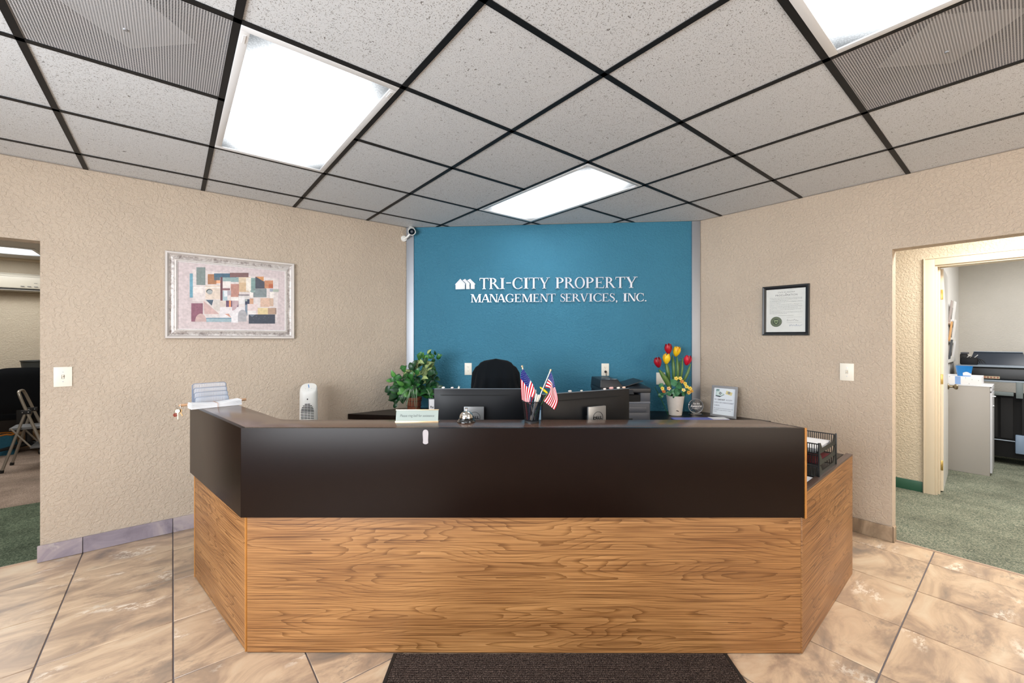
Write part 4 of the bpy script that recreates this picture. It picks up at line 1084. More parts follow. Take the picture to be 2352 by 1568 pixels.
m.poly([(-iw+.09, -ih+.09), (iw-.06, -ih+.07), (iw-.05, ih-.07), (-iw+.09, ih-.05)], .0064, 'd6ccca')
Mi = WM[art.name].inverted()
def ap(x, y):
    w_ = wallpt(360+x/6.532, 560+y/6.532, oL-Q*.008, P); l_ = Mi @ w_; return (l_.x, l_.y)
shapes = [
 ((545, 640, 700, 740), 'e0d6d2'), ((730, 620, 960, 830), 'd8c8ba'), ((560, 650, 950, 660), 'ece4e0'),
 ((495, 443, 542, 805), '6d9db0'), ((595, 350, 730, 615), '7e8a88'), ((765, 453, 895, 605), 'a87858'), ((895, 545, 955, 590), 'e8a884'),
 ((985, 500, 1235, 570), '8fa6a6'), ((1230, 500, 1410, 720), 'd6c2a8'), ((860, 442, 1195, 502), '49667a'), ((862, 500, 950, 545), '5a6a76'), ((1098, 433, 1378, 498), '7a5c5c'),
 ((1480, 490, 1605, 570), 'c88f60'), ((1415, 510, 1480, 722), '7f9a98'), ((1340, 510, 1415, 700), 'e4dcd2'),
 ((1480, 560, 1640, 670), '565660'), ((1618, 548, 1745, 665), 'c08868'), ((1680, 600, 1745, 665), 'b26448'), ((1450, 672, 1648, 800), '808a8c'), ((1695, 672, 1745, 715), '9aa0ac'), ((1745, 680, 1830, 720), 'a8b0a4'),
 ((1235, 580, 1340, 720), 'c8ac8c'), ((1110, 600, 1235, 795), 'b4867a'), ((990, 560, 1110, 650), 'e2dad6'), ((955, 495, 988, 860), '6a464e'), ((985, 665, 1100, 695), '8a6468'), ((990, 700, 1060, 850), 'a9bcc4'), ((1010, 700, 1060, 790), 'd8dce0'), ((1060, 700, 1115, 770), 'b0a8b0'),
 ((1400, 720, 1445, 800), 'e8e0da'), ((1115, 795, 1225, 855), 'e6e0dc'), ((1700, 720, 1755, 810), 'e8e0da'),
 ((518, 890, 692, 1165), '8a5c6c'), ((518, 858, 692, 890), 'c8bcbc'), ((700, 840, 945, 1060), 'd9d0cc'), ((850, 840, 945, 1000), 'cfc8c2'), ((950, 850, 1225, 950), 'd2c4bc'), ((1040, 850, 1225, 945), '6a5068'), ((1085, 848, 1113, 945), 'e69868'),
 ((945, 945, 1330, 1110), 'dcd6d8'), ((740, 1112, 1120, 1170), '9ab0b8'), ((740, 1108, 1120, 1122), '6a8a9c'), ((1120, 1040, 1220, 1180), 'e2dee0'),
 ((1228, 765, 1390, 905), 'cfcac8'), ((1235, 800, 1325, 900), 'dad6d6'), ((1225, 760, 1390, 772), '5a4c58'), ((1325, 830, 1392, 910), '3c4258'), ((1325, 910, 1360, 1075), '7c8c9c'), ((1330, 830, 1358, 860), '9aa6a0'),
 ((1395, 818, 1450, 900), 'c89c80'), ((1360, 900, 1515, 1060), 'd8c6c4'), ((1555, 812, 1690, 945), 'd4b4a0'), ((1690, 815, 1750, 935), 'c8ac98'), ((1360, 1000, 1490, 1060), 'e0dad8'),
 ((1515, 960, 1668, 1062), 'd8c498'), ((1668, 960, 1795, 1055), 'b09480'), ((1775, 960, 1795, 1050), '9c8478'), ((1380, 1058, 1775, 1195), '3f4654')]
for k_, ((x0, y0, x1, y1), c_) in enumerate(shapes):
    m.poly([ap(x0, y0), ap(x1, y0), ap(x1, y1), ap(x0, y1)], .0066+k_*.00002, c_)
def disc(cx_, cy_, rx_, ry_, a0, a1, c_, k_):
    m.poly([ap(cx_, cy_)]*(1 if a1-a0 < 359 else 0)+[ap(cx_+rx_*cos(radians(a_)), cy_-ry_*sin(radians(a_))) for a_ in [a0+(a1-a0)*q_/24 for q_ in range(25)]], .0079+k_*.00002, c_)
disc(790, 712, 47, 36, 0, 360, '3c4c50', 0); disc(795, 722, 42, 34, 0, 360, 'a4a8a8', 1)
disc(660, 1165, 85, 120, 0, 180, 'c4a8a4', 2); disc(1285, 1085, 68, 100, 0, 180, 'a8a6aa', 3); m.poly([ap(1217, 1085), ap(1345, 1085), ap(1345, 1165), ap(1217, 1165)], .0081, 'aaa8ac')
disc(1130, 850, 95, 150, 270, 360, 'b8a0a4', 4); disc(1415, 620, 75, 100, 180, 270, 'e6ded4', 5); disc(1440, 700, 40, 30, 180, 360, '8fa4a0', 6)
m.poly([ap(735, 838), ap(850, 838), ap(825, 925)], .0082, '4a5c6c'); m.poly([ap(700, 850), ap(940, 1052), ap(715, 1052)], .0083, 'c8aaa6')
m.poly([ap(850, 840), ap(948, 840), ap(948, 1010), ap(850, 930)], .0084, 'cdc6c0'); m.poly([ap(1480, 490), ap(1600, 560), ap(1620, 660), ap(1480, 670)], .0085, '4c505c')
m.poly([ap(1020, 1050), ap(1080, 1045), ap(1115, 1105)], .0086, 'c89888'); m.poly([ap(1380, 1058), ap(1480, 1058), ap(1430, 1095)], .0087, '6c7888')
for k_ in range(46):     # scribbled brushwork inside the worn blocks
    x_, y_, w__, h__, cc_ = random.choice([(710, 880, 200, 160, '7a4c50'), (1560, 830, 120, 100, '9c5a4c'), (600, 430, 110, 150, '4c4c54'), (530, 930, 140, 110, '553048'), (770, 470, 110, 120, '70402c'), (1400, 1070, 350, 110, '8a94a0'), (740, 740, 190, 80, 'b89a8c')])
    a_, b_ = x_+random.random()*w__, y_+random.random()*h__
    if cc_ == '7a4c50' and (b_-850) < (a_-700)*.85: continue
    l_ = random.uniform(8, 22); an = random.uniform(0, pi)
    q1, q2 = ap(a_, b_), ap(a_+l_*cos(an), b_+l_*sin(an)*.8); n_ = .0007
    m.poly([(q1[0], q1[1]-n_), (q2[0], q2[1]-n_), (q2[0], q2[1]+n_), (q1[0], q1[1]+n_)], .0090+k_*.000005, cc_)
obj('print', m, M_ART, art)
obj('backing', MB().box(-pw+.003, pw-.003, -ph+.003, ph-.003, .001, .0055), M_HOLE, art)
m = moulding(iw+.001, ih+.001, [(0, .0095), (.004, .0115), (.006, .0115), (.0065, .0095)])
obj('inner_lip', m, mat('white_lip', 'e9e6e6', .5), art)

# proclamation on the right wall
oR = R(WR, 0)
f1, f2, f3, f4 = (wallpt(u, v, oR, -Q) for u, v in ((1753.5, 658.5), (1861.5, 651), (1859, 771), (1752, 769)))
c = (f1+f3)/2; pw = abs((f2-f1).dot(Q))/2; ph = (f1.z-f4.z)/2
pr = thing('framed_certificate', 'proclamation certificate with green seal in a black frame on the right wall', 'certificate', M=vplane(c, -Q) @ Matrix.Rotation(radians(-.4), 4, 'Z'))
obj('frame', moulding(pw, ph, [(0, 0), (0, .016), (.004, .020), (.014, .018), (.024, .011), (.027, .008), (.027, .003)]), mat('black_frame', '15181c', .35), pr)
iw, ih = pw-.026, ph-.026
obj('backing', MB().box(-iw-.01, iw+.01, -ih-.01, ih+.01, .001, .0035), M_HOLE, pr)
obj('certificate_sheet', MB().box(-iw, iw, -ih, ih, .004, .0046), mat('grey_parchment', 'd3d4d0', .6, var=(18, .04)), pr)
Mi = WM[pr.name].inverted()
def pp(x, y):
    w_ = wallpt(1740+x/11.2, 640+y/11.2, oR, -Q); l_ = Mi @ w_; return (l_.x, l_.y)
x_, y_ = pp(745, 345); text('lettering', 'STATE OF ARIZONA', .0155, M_INKG, pr, x_, y_, .0048, fit=.118, spacing=1.15)
x_, y_ = pp(745, 422); text('lettering', 'PROCLAMATION', .021, mat('dark_grey_ink', '55585a', .6), pr, x_, y_, .0048, fit=.152, spacing=1.15)
m = MB(); random.seed(11)
dk = '8a8c8a'
rows = [(500, 1), (523, 1), (545, 1), (570, .55), (592, 1), (612, 1), (640, .35), (665, 1), (692, .85), (715, 1), (738, 1), (760, .85), (785, 1), (812, .95), (838, .3), (862, 1), (885, 1), (905, .5)]
for y_, ln in rows:
    x_ = 320
    while x_ < 320+ln*845:
        l_ = random.uniform(12, 46); a0, b0 = pp(x_, y_+2-(x_-320)*.045); a1, b1 = pp(min(1165, x_+l_), y_+2-(x_+l_-320)*.045)
        m.poly([(a0, b0-.0009), (a1, b1-.0009), (a1, b1+.0009), (a0, b0+.0009)], .0048, dk if random.random() < .85 else '606260'); x_ += l_+random.uniform(6, 14)
for x0, x1, y_, c_ in ((530, 930, 950, '606260'), (750, 1150, 990, 'a0a2a0'), (750, 1150, 1130, 'a0a2a0'), (500, 940, 285, 'a0a2a0')):
    a0, b0 = pp(x0, y_); a1, b1 = pp(x1, y_-(x1-x0)*.03); m.poly([(a0, b0-.0007), (a1, b1-.0007), (a1, b1+.0007), (a0, b0+.0007)], .0048, c_)
o = obj('text_lines', m, M_PRINT, pr); o['kind'] = 'stuff'
x_, y_ = pp(738, 381); obj('star_mark', MB().prism([(x_+.004*(1 if q_ % 2 == 0 else .45)*sin(q_*pi/5), y_+.004*(1 if q_ % 2 == 0 else .45)*cos(q_*pi/5)) for q_ in range(10)], .0046, .005), M_INK, pr)
def squig(pts, mt, nm, r=.0006):
    q_ = [(*pp(*p_), .0052) for p_ in pts]; obj(nm, MB().tube([catmull(q_, k_/40) for k_ in range(41)], r, 4), mt, pr)
squig([(765, 1070), (790, 1030), (765, 1085), (830, 1065), (860, 1080), (900, 1060), (930, 1070), (955, 1035), (985, 1075), (1010, 1055), (1030, 1085), (1060, 1065)], M_INK, 'signature')
squig([(825, 1220), (845, 1175), (835, 1215), (880, 1180), (905, 1210), (940, 1185), (975, 1215), (1005, 1165), (1015, 1210), (1050, 1190), (1080, 1210), (1155, 1175)], mat('blue_ink', '1f4f8a', .6), 'signature')
sc_x, sc_y = pp(485, 1108); rs = abs(pp(632, 1108)[0]-sc_x)
sl = obj('seal', MB().lathe([(rs, 0), (rs, .0008), (rs*.93, .0012), (0, .0012)], 40, (sc_x, sc_y, .0046)), mat('dark_green_seal', '2c3a26', .45), pr, smooth=True)
m = MB(); gl = 'c0c8b0'
def ringp(r0_, r1_, z, c_, n=36):
    for k_ in range(n):
        a0, a1 = 2*pi*k_/n, 2*pi*(k_+1)/n
        m.poly([(sc_x+r0_*cos(a0), sc_y+r0_*sin(a0)), (sc_x+r1_*cos(a0), sc_y+r1_*sin(a0)), (sc_x+r1_*cos(a1), sc_y+r1_*sin(a1)), (sc_x+r0_*cos(a1), sc_y+r0_*sin(a1))], z, c_)
ringp(rs*.86, rs*.90, .0060, '8e9a78'); ringp(rs*.60, rs*.64, .0060, '8e9a78')
for k_ in range(22):
    a_ = 2*pi*k_/22; r_ = rs*.75; m.poly([(sc_x+r_*cos(a_)+rs*.05*cos(a_+q_), sc_y+r_*sin(a_)+rs*.05*sin(a_+q_)) for q_ in (0, 1.5, 3.1, 4.7)], .0060, 'a8b294')
m.poly([(sc_x-rs*.36, sc_y+rs*.32), (sc_x+rs*.36, sc_y+rs*.32), (sc_x+rs*.34, sc_y-rs*.12), (sc_x, sc_y-rs*.46), (sc_x-rs*.34, sc_y-rs*.12)], .0061, '8c9c74')
m.poly([(sc_x-rs*.30, sc_y+rs*.02), (sc_x-rs*.1, sc_y+rs*.20), (sc_x, sc_y+rs*.05), (sc_x+rs*.14, sc_y+rs*.22), (sc_x+rs*.30, sc_y+rs*.02), (sc_x+rs*.2, sc_y-rs*.2), (sc_x-rs*.2, sc_y-rs*.2)], .0062, '3c4c30')
obj('seal_emblem', m, M_PRINT, sl, WM[pr.name])

# ================================================================ SIGN LETTERING ON THE BLUE WALL
ST, TN, SF = .155, .05, .045
def gl_ring(cx_, cy__, rx, ry, a0, a1, ts, tt_, n=22):
    out = []
    for k_ in range(n):
        q0_, q1_ = radians(a0+(a1-a0)*k_/n), radians(a0+(a1-a0)*(k_+1)/n)
        out.append([(cx_+rx*cos(q0_), cy__+ry*sin(q0_)), (cx_+rx*cos(q1_), cy__+ry*sin(q1_)), (cx_+(rx-ts)*cos(q1_), cy__+(ry-tt_)*sin(q1_)), (cx_+(rx-ts)*cos(q0_), cy__+(ry-tt_)*sin(q0_))])
    return out
def rc(x0, x1, y0, y1): return [(x0, y0), (x1, y0), (x1, y1), (x0, y1)]
def stem(x, w_=ST, top=True, bot=True, y0=0, y1=1, o_=.075):
    out = [rc(x, x+w_, y0, y1)]
    if top: out.append(rc(x-o_, x+w_+o_, y1-SF, y1))
    if bot: out.append(rc(x-o_, x+w_+o_, y0, y0+SF))
    return out
def diag(x0, y0, x1, y1, w_): return [(x0, y0), (x0+w_, y0), (x1+w_, y1), (x1, y1)]
def glyph(ch):
    if ch == 'I': return stem(.09), .335
    if ch == 'T': return stem(.33, top=False)+[rc(0, .82, .945, 1), [(0, .95), (.05, .95), (.025, .76), (0, .76)], [(.77, .95), (.82, .95), (.82, .76), (.795, .76)]], .82
    if ch == 'P': return stem(.08)+gl_ring(.235, .735, .40, .265, -90, 90, ST, TN), .66
    if ch == 'R': return stem(.08)+gl_ring(.235, .745, .38, .255, -90, 90, ST, TN)+[diag(.70, 0, .33, .50, .17), rc(.70, .92, 0, .035)], .90
    if ch == 'O': return gl_ring(.46, .5, .46, .52, 0, 360, .16, .045, 36), .92
    if ch == 'C': return gl_ring(.46, .5, .46, .52, 48, 312, .16, .045, 30)+[rc(.755, .80, .66, .97), rc(.755, .80, .05, .28)], .82
    if ch == 'G': return gl_ring(.46, .5, .46, .52, 48, 300, .16, .045, 30)+[rc(.755, .80, .66, .97), rc(.66, .81, .05, .42), rc(.54, .90, .38, .42)], .90
    if ch == 'Y': return [rc(.385, .54, 0, .46), rc(.29, .635, 0, SF), diag(.385, .40, .08, 1, .17), diag(.475, .40, .79, 1, .065), rc(0, .34, .955, 1), rc(.65, .98, .955, 1)], .94
    if ch == 'E': return stem(.08)+[rc(.2, .66, .945, 1), rc(.2, .70, 0, .055), rc(.2, .50, .48, .53), [(.61, .96), (.66, .96), (.66, .76), (.635, .76)], [(.65, .04), (.70, .04), (.72, .26), (.695, .26)], rc(.46, .50, .40, .61)], .72
    if ch == 'M': return [rc(.10, .155, 0, 1), rc(.02, .24, 0, SF), diag(.47, 0, .10, 1, .15), diag(.49, 0, .80, 1, .05), rc(.80, .955, 0, 1), rc(.72, 1.03, 0, SF), rc(.0, .2, .955, 1), rc(.82, 1.03, .955, 1)], 1.04
    if ch == 'N': return [rc(.10, .155, 0, 1), rc(.02, .24, 0, SF), diag(.66, 0, .09, 1, .17), rc(.76, .815, 0, 1), rc(.0, .2, .955, 1), rc(.67, .90, .955, 1)], .90
    if ch == 'A': return [diag(.06, 0, .41, 1, .06), diag(.68, 0, .37, 1, .17), rc(.18, .72, .30, .35), rc(-.02, .22, 0, SF), rc(.60, .94, 0, SF)], .92
    if ch == 'V': return [diag(.36, 0, .04, 1, .17), diag(.42, 0, .76, 1, .06), rc(-.04, .30, .955, 1), rc(.66, .90, .955, 1)], .86
    if ch == 'S':
        pts = [(.50, .82), (.44, .93), (.30, .985), (.15, .94), (.09, .80), (.14, .66), (.30, .54), (.46, .42), (.52, .25), (.45, .09), (.29, .015), (.12, .06), (.05, .20)]
        ws_ = [.03, .03, .035, .06, .085, .10, .115, .115, .09, .06, .035, .03, .03]; out = []; N_ = 30
        def at_(k_): 
            f_ = k_/N_; v_ = catmull([(*p_, 0) for p_ in pts], f_); i_ = min(len(ws_)-2, int(f_*(len(ws_)-1))); g_ = f_*(len(ws_)-1)-i_; return v_, ws_[i_]*(1-g_)+ws_[i_+1]*g_
        pr_ = None
        for k_ in range(N_+1):
            v_, w_ = at_(k_); t_ = (at_(min(N_, k_+1))[0]-at_(max(0, k_-1))[0]).normalized(); n_ = Vector((-t_.y, t_.x, 0))*w_*.62
            cur = ((v_+n_).to_2d(), (v_-n_).to_2d())
            if pr_: out.append([tuple(pr_[0]), tuple(cur[0]), tuple(cur[1]), tuple(pr_[1])])
            pr_ = cur
        return out+[rc(.505, .54, .74, .98), rc(.02, .055, .03, .28)], .56
    if ch == '-': return [rc(.02, .42, .50, .58)], .44
    if ch == ',': return [rc(.04, .18, 0, .13), [(.10, .0), (.18, .0), (.16, -.10), (.04, -.18)]], .2
    if ch == '.': return [rc(.03, .17, 0, .13)], .2
sign = thing('wall_sign', 'silver dimensional lettering reading TRI-CITY PROPERTY MANAGEMENT SERVICES, INC. on the blue wall', 'sign', M=GB @ Matrix.Translation((0, 0, 0)))
mL = mat('brushed_silver_letters', 'd6dae2', .32, metal=.55)
def spt(x, y):    # crop pixel -> blue wall coordinates
    w_ = onplane(1020+x/4.704, 600+y/4.704, Lw, GB.col[2].xyz); l_ = GB.inverted() @ w_; return l_.x, l_.y
line1 = [('T', 387, 483), ('R', 490, 603), ('I', 606, 658), ('-', 670, 728), ('C', 740, 848), ('I', 858, 915), ('T', 917, 1022), ('Y', 1027, 1140), ('P', 1204, 1295), ('R', 1300, 1415), ('O', 1410, 1520), ('P', 1527, 1618), ('E', 1628, 1728), ('R', 1738, 1848), ('T', 1850, 1952), ('Y', 1957, 2082)]
line2 = [('M', 292, 405), ('A', 404, 500), ('N', 494, 582), ('A', 572, 668), ('G', 665, 758), ('E', 763, 832), ('M', 840, 958), ('E', 962, 1030), ('N', 1036, 1124), ('T', 1124, 1205), ('S', 1255, 1307), ('E', 1310, 1378), ('R', 1383, 1473), ('V', 1470, 1553), ('I', 1562, 1604), ('C', 1610, 1700), ('E', 1706, 1777), ('S', 1785, 1840), (',', 1850, 1870), ('I', 1930, 1975), ('N', 1978, 2070), ('C', 2072, 2155), ('.', 2164, 2184)]
for ln_, yb, yt, sl_ in ((line1, 303, 184, -.0085), (line2, 444, 357, -.0060)):
    for ch, x0, x1 in ln_:
        polys, gw = glyph(ch); dx = sl_*(x0-300)
        X0, Yb = spt(x0, yb+dx); X1, _ = spt(x1, yb+dx); _, Yt = spt(x0, yt+dx)
        s_ = (X1-X0)/gw; hh = Yt-Yb; m = MB()
        for pz in polys: m.prism([(x_*s_, y_*hh) for x_, y_ in pz], .004, .016)
        obj('letter', m, mL, sign, GB @ Matrix.Translation((X0, Yb, 0)))
for pts in ([(120, 252), (178, 190), (236, 245), (228, 250), (228, 302), (127, 304), (127, 256)], [(202, 206), (230, 191), (284, 245), (277, 252), (280, 301), (240, 301), (240, 240)], [(252, 206), (285, 190), (343, 247), (333, 254), (333, 300), (291, 300), (291, 242)]):
    m = MB().prism([spt(*p_) for p_ in pts], .004, .014)
    obj('logo_house', m, mat('white_logo_enamel', 'dfe2e8', .35), sign, GB, bevel=.0008)

# ================================================================ SECURITY CAMERA
c = wallpt(927.5, 548, R(0, WL), P)
t = thing('security_camera', 'white bullet security camera at the top corner beside the blue wall', 'camera', M=vplane(c, P))
obj('mount_base', MB().lathe([(.030, 0), (.030, .010), (.024, .018), (0, .018)], 24), M_WHITEP, t, smooth=True)
cb_ = Vector((.033, .062, .10)); fd = (Matrix(WM[t.name]).to_3x3().inverted() @ (Vector((.35, -1, -.55)))).normalized()
obj('arm', MB().tube([(0, 0, .012), (.004, .0, .05), (.018, .02, .075), cb_-fd*.01], .010, 10), M_WHITEP, t, smooth=True)
Mc = WM[t.name] @ Matrix.Translation(cb_) @ fd.to_track_quat('Z', 'Y').to_matrix().to_4x4()
obj('body', MB().lathe([(0, -.065), (.024, -.062), (.031, -.05), (.033, .02), (.036, .034), (.031, .034), (.030, .026), (0, .026)], 28), M_WHITEP, t, Mc, smooth=True)
obj('lens_face', MB().lathe([(.030, .026), (.030, .030), (0, .031)], 28), mat('glossy_dark_glass', '15202a', .08, coat=1), t, Mc, smooth=True)
obj('lens', MB().lathe([(.012, .031), (.010, .036), (0, .038)], 20), mat('lens_glass', '6c7078', .1), t, Mc, smooth=True)
obj('visor', MB().surf(lambda a_, b_: (.0365*cos(pi*.1+a_*pi*.8), .0365*sin(pi*.1+a_*pi*.8), -.04+b_*.085), 16, 2), M_WHITEP, t, Mc, smooth=True)

# ================================================================ TOWER HEATER
c = px(709, 781, 3.36)
t = thing('tower_heater', 'white tower fan heater with a louvred grille standing before the left wall', 'heater', (c.x, c.y, 0), .30)
def th(u_, v_):
    a_ = 2*pi*u_; z = .04+v_*.955
    wv = .068-.006*v_; dp = .060-.004*v_
    zz = z+.030*(v_ > .985)*0
    return (wv*abs(cos(a_))**.75*(1 if cos(a_) > 0 else -1), dp*abs(sin(a_))**.75*(1 if sin(a_) > 0 else -1), z)
m = MB(); N_ = 40
rows_ = []
def ringv(z, k1, sl=0, off=0):
    out = []
    for k_ in range(N_):
        a_ = 2*pi*k_/N_; wv = .067*k1; dp = .060*k1
        x = wv*abs(cos(a_))**.8*(1 if cos(a_) > 0 else -1); y = dp*abs(sin(a_))**.8*(1 if sin(a_) > 0 else -1)
        out.append((x, y, z+sl*(y/.06)))
    return out
vs = []
for z, k1, sl in ((.035, 1.05, 0), (.5, 1.0, 0), (.90, .97, 0), (.960, .955, .022), (.985, .92, .032), (.992, .84, .034), (.992, .0, .034)): vs += ringv(z, k1, sl)
m.add(vs, [(i_*N_+k_, i_*N_+(k_+1) % N_, (i_+1)*N_+(k_+1) % N_, (i_+1)*N_+k_) for i_ in range(6) for k_ in range(N_)])
obj('housing', m, M_WHITEP, t, smooth=True)
obj('foot', MB().lathe([(.12, 0), (.125, .008), (.11, .022), (.07, .034), (0, .036)], 32), M_WHITEP, t, smooth=True)
obj('grille', MB().box(-.046, .046, -.0615, -.0585, .12, .80).lathe([(.046, -.0015), (.046, .0015), (0, .0015)], 24) if False else MB().box(-.046, .046, -.0635, -.0605, .12, .80), M_WHITEP, t, bevel=.001)
sl = MB()
top_ = .865
for k_ in range(58):
    z = .15+k_*.0125
    hw = .047 if z < .80 else sqrt(max(0, .047**2-((z-.80)/.068*.047)**2))
    if hw < .008: continue
    for s0_, s1_ in ((-.047, -.024), (-.0215, -.001), (.0015, .022), (.0245, .047)):
        a_, b_ = max(s0_, -hw), min(s1_, hw)
        if b_-a_ > .003:
            yb_ = -.0645 if z < .80 else -.0625
            sl.box(a_, b_, yb_, yb_+.003, z, z+.0058)
o = obj('louvre_slots', sl, M_HOLE, t); o['kind'] = 'stuff'
m = MB().box(-.004, .004, -.0605, -.0585, .900, .909)
obj('sensor_window', m, M_HOLE, t)
m = MB(); zt_ = lambda y_: .9925+.034*(y_/.06)
m.add([(-.010, .030, zt_(.030)+.001), (-.004, .034, zt_(.034)+.001), (.006, -.006, zt_(-.006)+.001), (.001, -.008, zt_(-.008)+.001)], [(0, 3, 2, 1)])
obj('display_mark', m, mat('blue_mark', '4b8fd0', .4), t)
m = MB()
for x_, y_ in ((-.020, -.018), (.0, -.014), (.022, -.016), (.004, -.034)): m.lathe([(.0035, 0), (.0035, .001), (0, .001)], 8, (x_, y_, zt_(y_)))
obj('button', m, mat('grey_button', '9aa4b4', .5), t)

# ================================================================ PLANTS
def leafmesh(L_, W_, bend, fold, nm, nx=4, ny=8):
    def f(a, b):
        w_ = W_*sin(pi*min(1, b**.75))**.9*(a-.5)*2*(1-.15*b)
        return (w_, L_*(b*cos(bend*b)), L_*(-sin(bend*b)*b*.55)+abs(w_)*fold)
    return MB().surf(f, nx, ny, uv=True).mesh(nm, smooth=True)
def leaf_mat(name, mid, edge, varieg=0):
    m = mat(name, mid, .38, spec=.5); nt = m.node_tree; b = nt.nodes['Principled BSDF']
    uv = node(nt, 'UVMap'); s_ = node(nt, 'SeparateXYZ'); nt.links.new(uv.outputs[0], s_.inputs[0])
    a_ = node(nt, 'Math', operation='SUBTRACT'); a_.inputs[1].default_value = .5; nt.links.new(s_.outputs[0], a_.inputs[0])
    ab = node(nt, 'Math', operation='ABSOLUTE'); nt.links.new(a_.outputs[0], ab.inputs[0])
    st_ = node(nt, 'Math', operation='MULTIPLY_ADD'); st_.inputs[1].default_value = -.35; nt.links.new(ab.outputs[0], st_.inputs[0]); nt.links.new(s_.outputs[1], st_.inputs[2])
    ml = node(nt, 'Math', operation='MULTIPLY'); ml.inputs[1].default_value = 55; nt.links.new(st_.outputs[0], ml.inputs[0])
    sn = node(nt, 'Math', operation='SINE'); nt.links.new(ml.outputs[0], sn.inputs[0])
    k_ = node(nt, 'Math', operation='MULTIPLY_ADD'); k_.inputs[1].default_value = .10*varieg; nt.links.new(sn.outputs[0], k_.inputs[0]); nt.links.new(ab.outputs[0], k_.inputs[2])
    r = ramp(nt, [(.04, mid), (.30, mid), (.42, edge)]); nt.links.new(k_.outputs[0], r.inputs[0]); nt.links.new(r.outputs[0], b.inputs['Base Color'])
    return m
ML = [leaf_mat('variegated_leaf', 'a6b878', '1f4a22', 1), leaf_mat('green_leaf', '2d6a2c', '1c4a20'), leaf_mat('dark_leaf', '1a4424', '10301a'), leaf_mat('light_leaf', '5c9a48', '2f6a30')]
SH = [leafmesh(.085, .022, .9, .25, 'leaf_a'), leafmesh(.11, .030, 1.2, .3, 'leaf_b'), leafmesh(.07, .018, .5, .2, 'leaf_c')]
LEAF = {}
def leafvar(si, mi):
    if (si, mi) not in LEAF:
        me = SH[si].copy(); me.materials.append(ML[mi]); LEAF[(si, mi)] = me
    return LEAF[(si, mi)]
def orient(pos, dirv, upv, sc=1):
    y = Vector(dirv).normalized(); z = Vector(upv); z = (z-y*z.dot(y)).normalized(); x = y.cross(z)
    return Matrix.Translation(pos) @ Matrix((x, y, z)).transposed().to_4x4() @ Matrix.Scale(sc, 4)
YP = 3.76
base = px(951, 781, YP); base.z = ZB
pl = thing('potted_plant', 'bushy artificial plant with variegated leaves in a brown pot on the back counter', 'plant', base)
m = MB().lathe([(.050, 0), (.056, .02), (.064, .12), (.070, .135), (.070, .15), (.060, .15), (.056, .135), (0, .135)], 28)
pot = obj('pot', m, mat('brown_woven_pot', '7a4028', .6, bump=(90, .003), var=(25, .25)), pl, smooth=True)
m = MB()
for k_ in range(3): ringtube(m, .060+.0035*k_, .03+.045*k_, .003, 28)
obj('pot_band', m, mat('dark_pot_band', '4c2416', .6), pot, WM[pl.name], smooth=True)
obj('soil', MB().lathe([(.058, .136), (.03, .142), (0, .144)], 20), mat('moss', '2a2a1a', .9), pl, smooth=True)
random.seed(21)
crown = base+Vector((0, 0, .17))
# leaf targets: (u, v, variety, scale) read off the bush; the depth spreads front to back
LT = [(985, 806, 0, .8), (965, 812, 3, .7), (977, 818, 3, .9), (993, 815, 1, .7), (1008, 818, 1, .8), (996, 826, 0, .7), (960, 826, 0, 1), (950, 832, 0, 1.1), (968, 832, 0, 1.1), (982, 830, 0, 1), (990, 838, 0, .9),
      (942, 838, 2, 1), (956, 842, 0, 1.1), (976, 845, 0, 1.2), (996, 846, 1, .9), (1000, 855, 1, .9), (925, 843, 1, .8), (936, 850, 0, 1.0), (948, 852, 0, 1.1), (963, 855, 0, 1.1), (985, 856, 2, 1.1),
      (902, 858, 3, 1.0), (912, 864, 1, .9), (928, 862, 1, 1.2), (941, 864, 1, 1.2), (955, 866, 2, 1.2), (972, 864, 0, 1.1), (990, 868, 2, 1.1), (1003, 868, 2, .9),
      (893, 872, 3, .8), (906, 878, 1, 1.1), (918, 880, 3, 1.1), (932, 878, 1, 1.2), (945, 882, 1, 1.3), (957, 884, 1, 1.2), (970, 880, 2, 1.2), (985, 882, 2, 1.2), (1002, 880, 2, 1.0), (1010, 888, 2, .9),
      (884, 892, 2, 1.0), (896, 896, 1, 1.2), (908, 898, 1, 1.3), (920, 896, 3, 1.1), (934, 898, 1, 1.1), (973, 896, 2, 1.1), (988, 896, 1, 1.1), (1000, 900, 2, 1.0),
      (892, 908, 2, 1.1), (904, 912, 1, 1.2), (915, 914, 2, 1.1), (926, 910, 2, 1.1), (965, 904, 1, 1.0), (980, 908, 1, 1.0), (994, 910, 2, .9), (936, 905, 3, .9), (905, 925, 2, .8), (958, 898, 3, .9)]
sm = MB(); SC = 1.22
for u, v, mi, sc in LT:
    for rep in range(2):
        du, dv_ = (0, 0) if rep == 0 else (random.uniform(-9, 9), random.uniform(-8, 10))
        edge = ((u-948)/66)**2+((v-868)/62)**2
        Yd = YP+random.uniform(-.16, .10)*(1-min(.7, edge))-.03
        tip = px(u+du, v+dv_, Yd); rad = (tip-crown); dirv = rad.normalized()
        si = random.choice((0, 0, 1, 2)); Ls = (.085, .11, .07)[si]*sc*SC*(1 if rep == 0 else .85)
        d_ = (dirv+Vector((random.uniform(-.5, .5), -.35+random.uniform(-.3, .2), random.uniform(-.5, .3)))).normalized()
        pos = tip-d_*Ls*.55
        upv = Vector((random.uniform(-.5, .5), -1, random.uniform(.2, .9)))
        mt_ = mi if rep == 0 else random.choice((1, 2, mi))
        obj('leaf', leafvar(si, mt_), None, pl, orient(pos, d_, upv, Ls/(.085, .11, .07)[si]))
        if rep == 0: sm.tube([crown-Vector((0, 0, .03)), crown.lerp(pos, .5)+Vector((0, 0, .02)), pos], .0016, 5)
